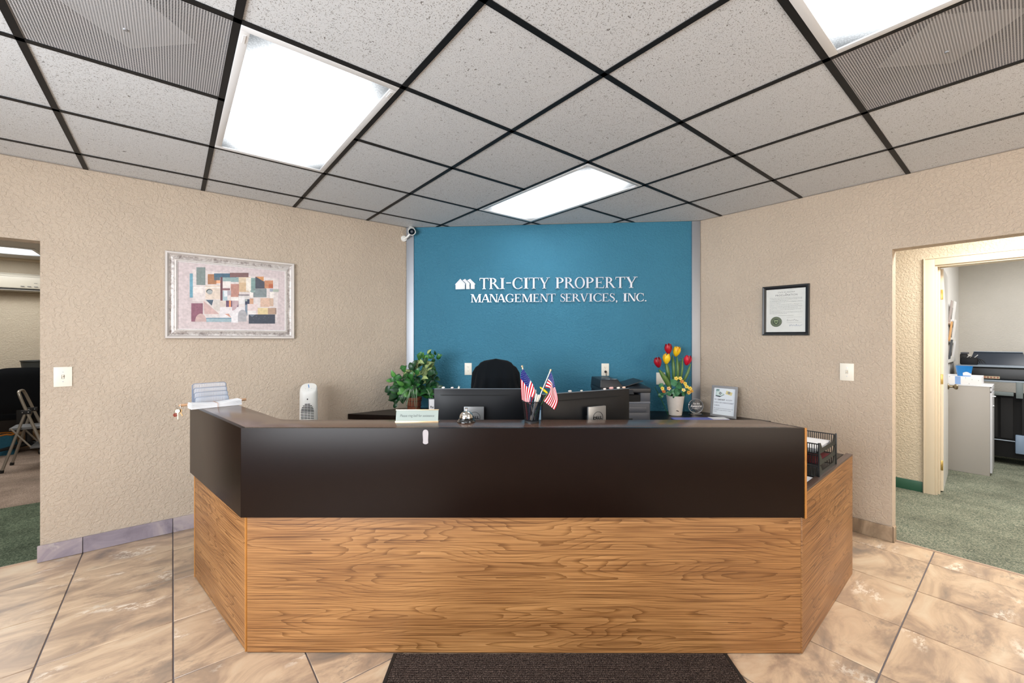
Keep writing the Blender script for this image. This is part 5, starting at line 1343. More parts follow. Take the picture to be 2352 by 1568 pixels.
o = obj('stems', sm, mat('green_stem'), pl, Matrix.Identity(4)); o['kind'] = 'stuff'
gm = MB()
for k_ in range(26):       # pale drooping grass blades over the pot front
    u1, v1 = (random.uniform(930, 960), random.uniform(928, 944)) if k_ < 17 else random.choice([(906, 946), (918, 930), (926, 934), (912, 936), (988, 905), (996, 912), (990, 916), (984, 918)])
    if k_ >= 17: u1 += random.uniform(-3, 3)
    u0 = 952+random.uniform(-7, 7); v0 = 884+random.uniform(0, 6)
    if u1 > 975: u0, v0 = 975+random.uniform(-6, 4), 893
    Yg = YP-.10; a_ = px(u0, v0, Yg+.02); b_ = px(u1, v1, Yg-.03); mid = px(u0*.45+u1*.55, v0*.75+v1*.25-2, Yg-.02)
    pts = [catmull([a_, mid, b_], q_/8) for q_ in range(9)]
    vs = []
    for q_, p_ in enumerate(pts):
        w__ = .0016*(1-.75*q_/8); vs += [p_-Vector((w__, 0, 0)), p_+Vector((0, -.0008, 0)), p_+Vector((w__, 0, 0))]
    gm.add(vs, [(3*q_+r__, 3*q_+r__+1, 3*q_+r__+4, 3*q_+r__+3) for q_ in range(8) for r__ in (0, 1)])
o = obj('grass_blades', gm, mat('pale_grass', '9fb89a', .5), pl, Matrix.Identity(4)); o['kind'] = 'stuff'

# small framed notice behind the left monitor
c = px(991, 781, 3.55)
t = thing('notice_holder', 'small framed notice half hidden behind the left monitor, beside the potted plant', 'sign', (c.x, c.y, ZB), 0)
obj('frame', MB().box(-.026, .10, 0, .008, 0, .165), mat('slate_frame', '55585e', .4), t, bevel=.002)
obj('sheet', MB().box(-.020, .094, -.001, 0, .006, .158), M_PAPER, t)
text('lettering', 'Re', .026, M_INK, t, .004, .093, 0, bold=.0006, align='CENTER', base=WM[t.name] @ Matrix.Translation((0, -.0013, 0)) @ Matrix(((1, 0, 0, 0), (0, 0, -1, 0), (0, 1, 0, 0), (0, 0, 0, 1))))

# tulips
YT = 3.70
base = px(1551, 781, YT); base.z = ZB
tu = thing('tulip_arrangement', 'red and yellow artificial tulips with yellow blossoms in a white pot on the back counter', 'flowers', base)
obj('pot', MB().lathe([(.050, 0), (.054, .002), (.075, .165), (.078, .172), (.074, .172), (.068, .16), (0, .158)], 32, sx=1, sy=1), mat('white_pot', 'e6ddd2', .5, var=(30, .05)), tu, smooth=True)
m = MB(); m.poly([(.008*1.5*cos(a_*pi/8), .0075*sin(a_*pi/8)+.001*cos(a_*pi/8)) for a_ in range(16)], .0)
obj('pot_mark', MB().prism([(.0125*cos(a_*pi/8), .0045*sin(a_*pi/8)-.003*cos(a_*pi/8)) for a_ in range(16)], 0, .0015), mat('dark_mark', '4a423a', .5), tu,
    Matrix.Translation((base.x-.004, base.y-.0605, ZB+.045)) @ Matrix.Rotation(pi/2, 4, 'X'))
IM = Matrix.Identity(4)
def tulip(u, v, colr, inner, dY, lean):
    c_ = px(u, v, YT+dY); h = .058
    root_ = MB()
    ax = Vector((lean, -.15, 1)).normalized()
    for ring_, (n_, r_, ht, col_) in enumerate(((3, .021, .054, inner), (3, .0235, .050, colr))):
        for k_ in range(n_):
            a0 = 2*pi*k_/n_+ring_*pi/3+.4*lean-.5
            def f(a, b, a0=a0, r_=r_, ht=ht):
                an = a0+(a-.5)*2.0*(sin(pi*min(.97, .16+b*.75))**.5)*(1.05-.55*b**3)
                rr = r_*(sin(min(1, .12+b*1.05)*pi*.62)**.7)*(1-.18*max(0, b-.7)/.3)
                return (rr*cos(an), rr*sin(an), ht*(b-.5)+.002*sin(a*pi)*b)
            root_.surf(f, 6, 8, col_)
    M_ = Matrix.Translation(c_) @ ax.to_track_quat('Z', 'Y').to_matrix().to_4x4() @ Matrix.Diagonal((1.42, 1.42, 1.62, 1))
    b_ = obj('tulip_bloom', root_, mat('tulip_petal', 'ffffff', .45, attr=True), tu, M_, smooth=True)
    lo = base+Vector((random.uniform(-.03, .03), random.uniform(-.02, .02), .155)); bt = M_ @ Vector((0, 0, -.026))
    obj('stem', MB().tube([bt, bt.lerp(lo, .5)+Vector((.0, -.01, 0)), lo], .0028, 6), mat('green_stem'), b_, IM, smooth=True)
random.seed(5)
tulip(1535, 801, 'b01024', '8c0a1c', 0, -.1); tulip(1554, 807, 'f2c414', 'dca00c', .03, .15); tulip(1531, 824, 'f4cc20', 'e0a810', -.04, .0)
tulip(1511, 832.5, 'a80e24', '840a1c', -.02, -.25); tulip(1579, 827.5, 'cc1030', '960c22', .0, .2)
bm_ = leaf_mat('tulip_leaf', '5a7a3c', '3f6434')
def blade(u0, v0, u1, v1, W_, dY, lab=None, mt_=None):
    a_, b_ = px(u0, v0, YT+dY), px(u1, v1, YT+dY*1.4); ax = b_-a_
    L_ = ax.length; sd_ = Vector((1, 0, 0)); sd_ = (sd_-ax.normalized()*sd_.dot(ax.normalized())).normalized()
    def f(a, b):
        w_ = W_*(sin(pi*(.12+.86*b))**.6)*(a-.5)*2
        return a_+ax*b+sd_*w_+Vector((0, -.012*(1-((a-.5)*2)**2)-.02*sin(pi*b), 0))
    obj('leaf', MB().surf(f, 6, 10, uv=True), mt_ or bm_, tu, IM, smooth=True)
for a_ in ((1540, 892, 1513, 848, .022, -.05), (1536, 880, 1528, 826, .018, .0), (1547, 876, 1544, 815, .016, .02), (1556, 875, 1554, 818, .016, .02), (1562, 875, 1567, 822, .012, .0), (1567, 880, 1586, 835, .014, -.03), (1550, 878, 1562, 828, .012, .03)): blade(*a_)
rl = leaf_mat('round_green_leaf', '3f7a50', '2a5a40')
for (u, v, s_, tx, tz) in ((1548, 878, .034, -.6, .5), (1558, 884, .036, .1, .9), (1556, 898, .032, .3, .2), (1552, 910, .026, -.1, -.6), (1519, 885, .022, -.6, .3), (1518, 908, .024, -.4, -.6), (1526, 900, .022, -.2, -.4), (1580, 900, .026, .8, -.1), (1570, 903, .022, .4, -.5), (1537, 903, .022, -.1, -.5), (1564, 890, .024, .5, .5), (1546, 899, .022, -.3, .0)):
    c_ = px(u, v, YT-.07); n_ = Vector((tx*.6, -1, tz*.6+.2)).normalized()
    x = n_.cross(Vector((0, 0, 1))).normalized(); y = x.cross(n_)*-1
    m = MB(); vs = [tuple(c_)]+[tuple(c_+(x*cos(q_*pi/6)+y*sin(q_*pi/6))*s_*(1+.12*sin(q_*2.5))-n_*-.004*cos(q_*pi/2)) for q_ in range(12)]
    m.add(vs, [(0, 1+q_, 1+(q_+1) % 12) for q_ in range(12)]); m.uv = {0: (.5, .5)}
    for q_ in range(12): m.uv[1+q_] = (.5+.5*cos(q_*pi/6), .5+.5*sin(q_*pi/6))
    o = solid(obj('leaf', m, rl, tu, IM), .0008)
bl_y = mat('blossom_petal', 'ffffff', .55, attr=True)
for k_, (u, v, c1) in enumerate(((1553, 869, 'e8d060'), (1562, 869, 'ecd868'), (1566, 876, 'c88838'), (1573, 881, 'f0dc5c'), (1577, 888, 'ecd458'), (1585, 892, 'e8cc50'), (1570, 896, 'f0e08c'), (1588, 898, 'd8a848'), (1521, 892, 'eed85c'), (1524, 899, 'c07040'), (1536, 892, 'e4c088'), (1582, 901, 'd0a040'))):
    c_ = px(u, v, YT-.095+random.uniform(-.01, .01)); m = MB()
    for q_ in range(5):
        a0 = 2*pi*q_/5+k_
        vs = [(0, 0, 0)]+[(.017*(cos(a0)*.62+.5*cos(a0+w_)*.9), .017*(sin(a0)*.62+.5*sin(a0+w_)*.9), .004+.002*cos(w_)) for w_ in (-2.2, -1.2, -.4, .4, 1.2, 2.2)]
        m.add(vs, [(0, 1, 2), (0, 2, 3), (0, 3, 4), (0, 4, 5), (0, 5, 6)], c1)
    m.lathe([(.0045, .003), (.003, .006), (0, .007)], 7, col='c8741c')
    obj('blossom', m, bl_y, tu, Matrix.Translation(c_) @ Vector((random.uniform(-.3, .3), -1, random.uniform(.1, .7))).to_track_quat('Z', 'Y').to_matrix().to_4x4())
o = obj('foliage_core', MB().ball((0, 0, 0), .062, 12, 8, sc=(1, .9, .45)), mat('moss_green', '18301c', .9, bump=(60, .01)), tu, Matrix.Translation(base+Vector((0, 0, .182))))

# crystal award
c = onz(1598, 951.5, ZB)
t = thing('crystal_award', 'round clear glass award engraved You Are Awesome on the back counter', 'award', (c.x, c.y, ZB), -.05)
obj('base', MB().box(-.053, .053, -.022, .022, 0, .013), M_GLASS, t, bevel=.002)
Mv = WM[t.name] @ Matrix.Translation((.0, 0, .075)) @ Matrix.Rotation(pi/2, 4, 'X')
obj('disc', MB().lathe([(.060, -.008), (.065, -.005), (.065, .005), (.060, .008), (0, .008)], 40).lathe([(.060, -.008), (0, -.008)], 40), M_GLASS, t, Mv, bevel=0)
m = MB(); m.tube([(.0625*cos(2*pi*k_/40), .0625*sin(2*pi*k_/40), 0) for k_ in range(41)], .0018, 5, False)
wi = mat('frosted_white', 'eceef0', .5)
for k_, (s_, y_, sz, ft) in enumerate((('You Are', .022, .024, .058), ('Awesome', .001, .034, .098), ('thank you', -.018, .009, .066))):
    if k_ < 2: text('lettering', s_, sz, wi, t, 0, y_, .0086, fit=ft, shear=.3, base=Mv, bold=.0003)
m2 = MB(); m2.box(-.034, .034, -.020, -.0185, .0082, .0086); m2.box(-.014, .014, -.0255, -.024, .0082, .0086)
obj('engraved_lines', m2, wi, t, Mv)
obj('bevel_ring', m, wi, t, Mv)

# framed payment sign
a_, b_ = onz(1631.5, 954.5, ZB), onz(1691, 962.5, ZB)
d_ = (b_-a_); d_.z = 0; L_ = d_.length
t = thing('framed_notice', 'silver framed sign refusing cash and cards, leaning near the right wall', 'sign', M=vplane(a_, d_, radians(-9)))
hh = .268
m = moulding(L_/2, hh/2, [(0, -.006), (0, .008), (.004, .010), (.018, .010), (.020, .004)], L_/2, hh/2)
obj('frame', m, mat('pewter_frame', '9a9a9c', .35, metal=.4), t)
obj('backing', MB().box(.002, L_-.002, .002, hh-.002, -.006, .001), M_BLACKP, t)
obj('sheet', MB().box(.018, L_-.018, .018, hh-.018, .001, .0022), mat('sign_paper', 'e6ecf2', .6), t)
obj('easel_leg', MB().add([(L_/2-.03, hh*.75, -.006), (L_/2+.03, hh*.75, -.006), (L_/2+.035, .012, -.085), (L_/2-.035, .012, -.085), (L_/2-.03, hh*.75, -.008), (L_/2+.03, hh*.75, -.008), (L_/2+.035, .012, -.088), (L_/2-.035, .012, -.088)], [(0, 1, 2, 3), (7, 6, 5, 4), (0, 4, 5, 1), (1, 5, 6, 2), (2, 6, 7, 3), (3, 7, 4, 0)]), M_BLACKP, t)
iw = L_-.040; x0 = .026
dg = mat('sign_grey_ink', '63687a', .6)
text('lettering', 'WE', .0165, dg, t, x0, .148, .0026, align='LEFT', fit=.019)
text('lettering', 'CAN NOT', .0165, mat('sign_dark_ink', '3a3e48', .6), t, x0+.027, .148, .0026, align='LEFT', fit=.062, bold=.0006)
text('lettering', 'ACCEPT', .0165, dg, t, x0+.095, .148, .0026, align='LEFT', fit=.054)
text('lettering', 'CASH OR CREDIT/DEBIT', .0165, dg, t, x0, .123, .0026, align='LEFT', fit=.160)
text('lettering', 'CARDS.', .0165, dg, t, x0, .098, .0026, align='LEFT', fit=.047)
text('lettering', 'We apologize for the inconvenience, but', .0095, dg, t, x0, .074, .0026, align='LEFT', fit=.158)
text('lettering', "we'll gladly accept checks or money", .0095, dg, t, x0, .060, .0026, align='LEFT', fit=.142)
text('lettering', 'orders.', .0095, dg, t, x0, .046, .0026, align='LEFT', fit=.028)
m = MB()
m.poly([(.034, .180), (.082, .176), (.108, .196), (.062, .226), (.036, .222)], .0024, 'b8cccb'); m.poly([(.040, .190), (.080, .184), (.098, .198), (.064, .216), (.042, .214)], .0025, 'd6e4e0')
m.poly([(.034, .222), (.062, .226), (.066, .236), (.040, .238)], .0026, '6c9490'); m.poly([(.034, .176), (.070, .170), (.106, .192), (.108, .196), (.080, .180), (.034, .182)], .0027, '2c3840')
for cx_, cy__ in ((.072, .202), (.144, .212)):
    m.poly([(cx_+.010*cos(q_*pi/6), cy__+.010*sin(q_*pi/6)) for q_ in range(12)], .0030, '20242c'); m.poly([(cx_, cy__-.006), (cx_+.006, cy__), (cx_, cy__+.006), (cx_-.006, cy__)], .0032, 'e6ecf2')
m.poly([(.116, .200), (.166, .190), (.172, .216), (.122, .230)], .0026, 'dccf96')
obj('printed_icons', m, M_PRINT, t)

# folder and papers on the back counter
c0, c1 = onz(1541, 961.0, ZB), onz(1660, 960.5, ZB)
t = thing('folder', 'flat blue violet folder lying on the back counter under the framed notice', 'folder', ((c0+c1)/2), atan2(c1.y-c0.y, c1.x-c0.x))
L_ = (c1-c0).length
obj('cover', MB().box(-L_/2, L_/2, -.16, .0, .0005, .010), mat('violet_blue_card', '6a74c4', .5), t, bevel=.002)
obj('paper_block', MB().box(L_/2-.13, L_/2+.004, -.10, -.004, .0105, .0125), M_PAPER, t)

# ================================================================ LETTER TRAY
nd = Vector((1.495, 2.040, 0)); ld = Vector((.758, .652, 0)).normalized(); wd2 = Vector((-ld.y, ld.x, 0))
GT = Matrix.Translation((nd.x, nd.y, ZW)) @ Matrix((ld, wd2, Vector((0, 0, 1)))).transposed().to_4x4()   # x along the open side, y away
t = thing('letter_tray', 'black three tier slatted letter tray on the right end of the desk', 'tray', M=GT)
TL, TW, TH_ = .325, .25, .052
bk = mat('black_tray_plastic', '1b1c1e', .35)
for k_ in range(3):
    z0 = .004+k_*(TH_+.004)
    tr_ = obj('tier', MB().box(.003, TL-.003, .003, TW-.003, z0, z0+.003), bk, t)
    m = MB()     # solid front with a dip
    m.add([(0, 0, z0), (TL, 0, z0), (TL, 0, z0+TH_), (TL-.03, 0, z0+TH_), (TL-.06, 0, z0+.022), (.06, 0, z0+.022), (.03, 0, z0+TH_), (0, 0, z0+TH_)] +
          [(0, .003, z0), (TL, .003, z0), (TL, .003, z0+TH_), (TL-.03, .003, z0+TH_), (TL-.06, .003, z0+.022), (.06, .003, z0+.022), (.03, .003, z0+TH_), (0, .003, z0+TH_)],
          [(0, 1, 2, 3, 4, 5, 6, 7), (15, 14, 13, 12, 11, 10, 9, 8)]+[(a_, a_+8, (a_+1) % 8+8, (a_+1) % 8) for a_ in range(8)])
    obj('front_rim', m, bk, tr_, GT)
    m = MB()
    for s_ in (0, 1):
        x_ = s_*TL; nb = 26
        m.box(x_-.0015, x_+.0015, 0, TW, z0, z0+.005); m.box(x_-.0015, x_+.0015, 0, TW, z0+TH_-.005, z0+TH_)
        for q_ in range(nb+1): y_ = TW*q_/nb; m.box(x_-.0012, x_+.0012, y_-.0016, y_+.0016, z0+.005, z0+TH_-.005)
    nb = 34
    m.box(0, TL, TW-.003, TW, z0, z0+.005); m.box(0, TL, TW-.003, TW, z0+TH_-.005, z0+TH_)
    for q_ in range(nb+1): x_ = TL*q_/nb; m.box(x_-.0016, x_+.0016, TW-.003, TW-.0005, z0+.005, z0+TH_-.005)
    o = obj('slats', m, bk, tr_, GT); o['kind'] = 'stuff'
m = MB()
for x_, y_ in ((.0, .0), (TL, .0), (.0, TW), (TL, TW)): m.box(x_-.004, x_+.004, y_-.004, y_+.004, 0, .172)
obj('corner_post', m, bk, t, bevel=.002)
random.seed(3)
for k_ in range(5):
    o = obj('paper_sheet', MB().box(.012, .012+.279, .012, .012+.216, 0, .0016), M_PAPER, M=GT @ Matrix.Translation((random.uniform(-.003, .02), random.uniform(0, .008), .120+k_*.0038)) @ Matrix.Rotation(random.uniform(-.03, .03), 4, 'Z') @ Matrix.Rotation(random.uniform(0, .010), 4, 'Y'))
    tag(o, 'topmost white sheet of paper in the top tier of the letter tray' if k_ == 4 else 'white sheet of paper within the pile in the top tray tier', 'paper', 'papers in the top tray')
t = obj('booklet', MB().box(.02, .27, .01, .18, .064, .072), mat('red_cover', '8c3038', .5), M=GT); tag(t, 'red covered booklet in the middle tier of the letter tray', 'booklet')
obj('label_strip', MB().box(.03, .12, .009, .0098, .065, .071), mat('pink_label', 'd8a8a4', .6), t)
t = obj('paper_sheet', MB().box(0, .216, 0, .279, 0, .0012), M_PAPER, M=Matrix.Translation((1.30, 1.915, ZW+.0008)) @ Matrix.Rotation(.60, 4, 'Z'))
tag(t, 'white sheet lying on the work surface below the letter tray', 'paper')

# ================================================================ COPY ROOM
# pale grey cabinet
t = thing('filing_cabinet', 'pale grey metal filing cabinet seen through the right doorway', 'cabinet', M=G @ Matrix.Translation((6.37, .24, .004)))
cg = mat('grey_cabinet_metal', 'a19c96', .45); cl = mat('pale_cabinet_front', 'c2c4ca', .4)
obj('carcass', MB().box(0, .40, .004, .33, .0, .895), cg, t, bevel=.003)
obj('drawer', MB().box(.012, .39, -.012, .004, .03, .835), cl, t, bevel=.002)
obj('drawer', MB().box(.012, .39, -.012, .004, .85, .885), cl, t, bevel=.002)
obj('lock', MB().ball((.06, -.016, .70), .012, 10, 6), M_SILV, t, smooth=True)
obj('handle', MB().tube([(.04, -.012, .80), (.04, -.03, .80), (.09, -.03, .80), (.09, -.012, .80)], .005, 6), M_SILV, t, smooth=True)
obj('cabinet_top', MB().box(-.004, .404, -.012, .335, .895, .905), mat('white_cabinet_top', 'dcdee2', .35), t, bevel=.002)
# white perforated carton on it
t = thing('flat_carton', 'white flat carton with a blue stripe on the filing cabinet', 'box', M=G @ Matrix.Translation((6.375, .30, .910)))
obj('box', MB().box(0, .34, 0, .275, 0, .085), mat('white_card', 'e6e6e8', .6), t, bevel=.002)
obj('stripe', MB().box(-.001, .0, .145, .185, .002, .083), mat('blue_stripe', '86a8dc', .6), t)
m = MB()
for y_, z_ in ((.27, .07), (.225, .076), (.11, .072), (.065, .055), (.085, .012), (.25, .03), (.02, .05)): m.box(-.0012, 0, y_-.0025, y_+.0025, z_-.0025, z_+.0025)
obj('punch_marks', m, M_INKG, t)
# blue tub
c = R(6.44, .425, .9955)
t = thing('blue_tub', 'small blue tub with a white label on the flat carton', 'container', c)
obj('tub', MB().lathe([(.048, 0), (.062, .098), (.064, .104), (.058, .104), (.046, .004)], 28), mat('bright_blue_plastic', '1f7fcc', .4), t, smooth=True)
m = MB().surf(lambda a_, b_: ((.0500+.0055*b_+.001)*cos(-2.55+1.0*a_*1.4), (.0500+.0055*b_+.001)*sin(-2.55+1.0*a_*1.4), .008+b_*(.028+.010*sin(a_*5))), 12, 2)
obj('label', m, M_PAPER, t)
# plotter
GPl = G @ Matrix.Translation((7.05, .50, .004))
t = thing('plotter', 'large black format plotter on a stand against the copy room back wall', 'plotter', M=GPl)
bkp = mat('plotter_black', '141516', .35); gy = mat('plotter_grey', '6f7a7c', .4); bl_ = mat('plotter_blue_grey', '8f9caa', .3)
obj('body', MB().box(.05, .62, -1.35, .03, .925, 1.065), bkp, t, bevel=.02, seg=3)
obj('top_band', MB().box(.03, .60, -1.36, .03, 1.065, 1.082), bl_, t, bevel=.004)
obj('lower_band', MB().box(.02, .10, -1.36, .0, .905, .925), bl_, t, bevel=.004)
def hood(x, y, z): return (x, y, z)
m = MB(); m.add([(.30, -.50, 1.082), (.30, -.05, 1.082), (.62, -.05, 1.082), (.62, -.50, 1.082), (.42, -.46, 1.225), (.42, -.085, 1.225), (.60, -.085, 1.225), (.60, -.46, 1.225)],
                [(3, 2, 1, 0), (4, 5, 6, 7), (0, 1, 5, 4), (1, 2, 6, 5), (2, 3, 7, 6), (3, 0, 4, 7)])
obj('roll_cover', m, mat('slate_blue_plastic', '2c3440', .4), t, bevel=.008)
obj('cover_edge', MB().box(.41, .60, -.462, -.083, 1.225, 1.232), bl_, t, bevel=.002)
m = MB(); m.box(.10, .56, -.02, .02, .06, .925)
obj('leg', m, bkp, t, bevel=.006)
obj('leg', MB().box(.10, .56, -1.32, -1.28, .06, .925), bkp, t, bevel=.006)
obj('foot', MB().box(-.08, .62, -.03, .03, .03, .07), bkp, t, bevel=.006)
obj('foot', MB().box(-.08, .62, -1.33, -1.27, .03, .07), bkp, t, bevel=.006)
for y_ in (0, -1.3):
    for x_ in (-.04, .58): obj('caster', MB().lathe([(.028, -.012), (.03, 0), (.028, .012)], 14), M_BLACKP, t, GPl @ Matrix.Translation((x_, y_, .03)) @ Matrix.Rotation(pi/2, 4, 'X'))
obj('support_bar', MB().box(.0, .05, -.40, .02, .760, .800), gy, t, bevel=.004)
obj('bar_clamp', MB().box(-.005, .055, -.465, -.415, .74, .915), gy, t, bevel=.006)
m = MB()
for y_ in (-.02, -.13, -.24, -.35, -.50, -.70, -.95): m.box(.055, .075, y_-.045, y_+.045, .29, .74)
obj('bin_panel', m, mat('soft_black_fabric', '1b1b1d', .8), t, bevel=.006)
obj('catch_bin', MB().box(.07, .50, -1.27, .0, .08, .76), mat('dark_bin_fabric', '0e0e10', .9), t, bevel=.01)
obj('bin_rail', MB().tube([(.06, -1.27, .265), (.06, .0, .265)], .006, 8), bl_, t, smooth=True)
obj('pull_tab', MB().box(-.006, .0, -.155, -.135, .66, .76), mat('peach_tab', 'd8b8b0', .6), t)
m = MB().box(.046, .0495, -.30, -.16, .938, .965)
obj('sticker', m, mat('beige_sticker', 'cfc0a0', .6), t)
m = MB(); 
for k_ in range(5): m.box(.0452, .046, -.198-.024*k_, -.182-.024*k_, .943, .960)
obj('sticker_marks', m, mat('red_brown_ink', 'a0685c', .6), t)
obj('side_box', MB().box(.03, .30, -.48, -.41, .14, .34), mat('pale_blue_bin', '7f93ac', .4), t, bevel=.01)
# mesh basket with clutter on the plotter
t = thing('desk_basket', 'black basket of cables and clips lying on the plotter behind the blue tub', 'basket', M=GPl @ Matrix.Translation((.10, -.13, 1.082)) )
obj('basket', MB().box(0, .16, .0, .13, 0, .006).box(0, .006, 0, .13, 0, .085).box(.154, .16, 0, .13, 0, .06).box(0, .16, .124, .13, 0, .085), M_DARKP, t, bevel=.002)
m = MB()
for k_ in range(6):
    cc_ = [Vector((.05+random.uniform(-.03, .05), -.06+k_*.02, .02)), Vector((.07, -.03+k_*.02, .06+.008*k_)), Vector((.09, .03+k_*.012, .07)), Vector((.10, .08, .03))]
    m.tube([catmull(cc_, q_/10) for q_ in range(11)], .0035, 6)
obj('cables', m, M_BLACKP, t, smooth=True)
for q_ in ([(.03, .04, .06), (.0, -.005, .115)], [(.03, .10, .06), (.0, .055, .112)]): obj('clip', MB().tube(q_, .004, 6), M_PAPER, t, smooth=True)
t = thing('tape_dispenser', 'small black gadget standing on the plotter at the copy room corner', 'device', M=GPl @ Matrix.Translation((.30, -.04, 1.082)))
obj('body', MB().box(0, .09, 0, .06, 0, .12), M_BLACKP, t, bevel=.01)
obj('top_cap', MB().box(.0, .10, -.01, .055, .12, .14), M_GREYP, t, bevel=.006)
# wall rack with papers on the copy room left wall (just beyond the door)
lw = .585
t = thing('wall_rack', 'white wall rack holding papers on the copy room left wall', 'rack', M=G @ Matrix.Translation((6.55, lw-.001, 1.0)))
obj('back_board', MB().box(-.02, .82, -.010, 0, .10, .76), mat('grey_rack', 'a8a4a0', .5), t)
for k_ in range(3): obj('pocket', MB().box(0, .80, -.030, -.010, .12+.21*k_, .125+.21*k_).box(0, .80, -.030, -.028, .12+.21*k_, .19+.21*k_), M_WHITEP, t)
random.seed(9)
for k_, (x_, z_, w__, h__, c_, lb) in enumerate(((.05, .55, .20, .26, 'b8aca8', 'grey brochure in the top pocket of the wall rack'), (.36, .52, .24, .30, 'f4f4f4', 'white sheet sticking out of the top pocket of the wall rack'),
     (.06, .34, .19, .24, 'e8b070', 'orange brochure in the middle pocket of the wall rack'), (.40, .33, .22, .28, 'f2f0ee', 'white sheet in the middle pocket of the wall rack'),
     (.06, .14, .20, .24, '4a4e54', 'dark brochure in the bottom pocket of the wall rack'), (.42, .12, .20, .24, 'f0f0f2', 'white leaflet in the bottom pocket of the wall rack'))):
    y_ = -.027+.004*(k_ % 2)
    o = obj('brochure' if k_ in (0, 2, 4) else 'paper_sheet', MB().box(0, w__, y_, y_+.003, 0, h__), mat('leaf_'+c_, c_, .6), M=G @ Matrix.Translation((6.55+x_, lw-.002, 1.0+z_)) @ Matrix.Rotation(.10, 4, 'X'))
    tag(o, lb, 'paper')

# ================================================================ LEFT OFFICE
# wall unit
c0_ = 8.6
t = thing('air_conditioner', 'white split air conditioner on the far wall of the left office', 'air conditioner', M=G @ Matrix.Translation((-1.72, c0_-.002, 2.02)))
wa = mat('aged_white_plastic', 'cfc8b8', .4)
m = MB(); pf = [(0, 0), (-.13, .0), (-.19, .04), (-.205, .12), (-.20, .20), (-.17, .235), (0, .245)]
vs = [(x_, y_, z_) for x_ in (-.45, .50) for y_, z_ in pf]; n_ = len(pf)
m.add(vs, [tuple(range(n_)), tuple(range(2*n_-1, n_-1, -1))]+[(k_, n_+k_, n_+(k_+1) % n_, (k_+1) % n_) for k_ in range(n_)])
obj('housing', m, wa, t, bevel=.006)
obj('outlet_slot', MB().box(-.42, .47, -.192, -.15, .020, .033), M_HOLE, t)
obj('louvre', MB().box(-.40, .47, -.196, -.15, .006, .018), mat('grey_louvre', '8c867c', .5), t, bevel=.003)
m = MB(); 
for z_ in (.19, .205, .222): m.box(-.44, .49, -.2045+.006*(z_-.19)/.01, -.17, z_, z_+.002)
obj('intake_slit', m, mat('shade_grey', '7a7468', .6), t)
m = MB()
for x_ in (.16, .22, .28, .34): m.box(x_, x_+.035, -.2062, -.204, .062, .069)
m.box(.28, .31, -.2075, -.204, .11, .114)
obj('panel_marks', m, M_INKG, t)
t = thing('ceiling_light', 'glowing ceiling light near the far wall of the left office', 'light', M=G @ Matrix.Translation((-1.9, 7.85, ZC)) @ Matrix.Rotation(pi/2, 4, 'Z'), group='fluorescent ceiling lights')
obj('frame', moulding(.31, .61, [(0, -.001), (0, -.012), (.03, -.014), (.034, -.002)]), M_FRAMEW, t)
obj('diffuser', MB().box(-.278, .278, -.578, .578, -.010, -.006), M_LENS, t)
# office chair
cb = px(50, 781, 4.95); 
t = thing('office_chair', 'black high backed office chair in the left office behind the step ladder', 'chair', (cb.x, cb.y, .006), .62)
def bf(s_):
    def f(a, b):
        x = (a-.5)*2; ww = .275*(1-.10*(1-b)**2)*(1-.0*b); zz = .50+.54*b-.07*abs(x)**4*(b > .5)*(b-.5)*2
        wx = ww*x*(1-.16*max(0, b-.8)/.2*abs(x)**3)
        return (wx, .035*x*x*1+s_*.035*(1-abs(x)**4)*(1-abs(2*b-1)**5), zz)
    return f
m = MB().surf(bf(-1), 18, 14).surf(bf(1), 18, 14)
obj('backrest', m, M_BLACKF, t, smooth=True)
obj('seat', MB().box(-.26, .26, .02, .50, .42, .50), M_BLACKF, t, bevel=.035, seg=3)
obj('back_bar', MB().box(-.04, .04, -.02, .03, .38, .62), M_BLACKP, t, bevel=.008)
obj('gas_lift', MB().tube([(0, .24, .09), (0, .24, .42)], .03, 12), M_BLACKP, t, smooth=True)
for k_ in range(5):
    a_ = 2*pi*k_/5+.2; e_ = Vector((.32*cos(a_), .24+.32*sin(a_), .055))
    o = obj('base_leg', MB().tube([(0, .24, .10), e_+Vector((0, 0, .02))], [.03, .016], 8), M_BLACKP, t, smooth=True)
    obj('caster', MB().ball(e_+Vector((0, 0, -.026)), .028, 10, 6, sc=(.7, 1, 1)), M_BLACKP, o, WM[t.name], smooth=True)
for s_ in (-1, 1):
    obj('armrest', MB().tube([(s_*.27, .22, .46), (s_*.32, .22, .56), (s_*.32, .22, .63)], .015, 8).box(s_*.32-.04, s_*.32+.04, .06, .26, .62, .645), M_BLACKP, t, smooth=True)
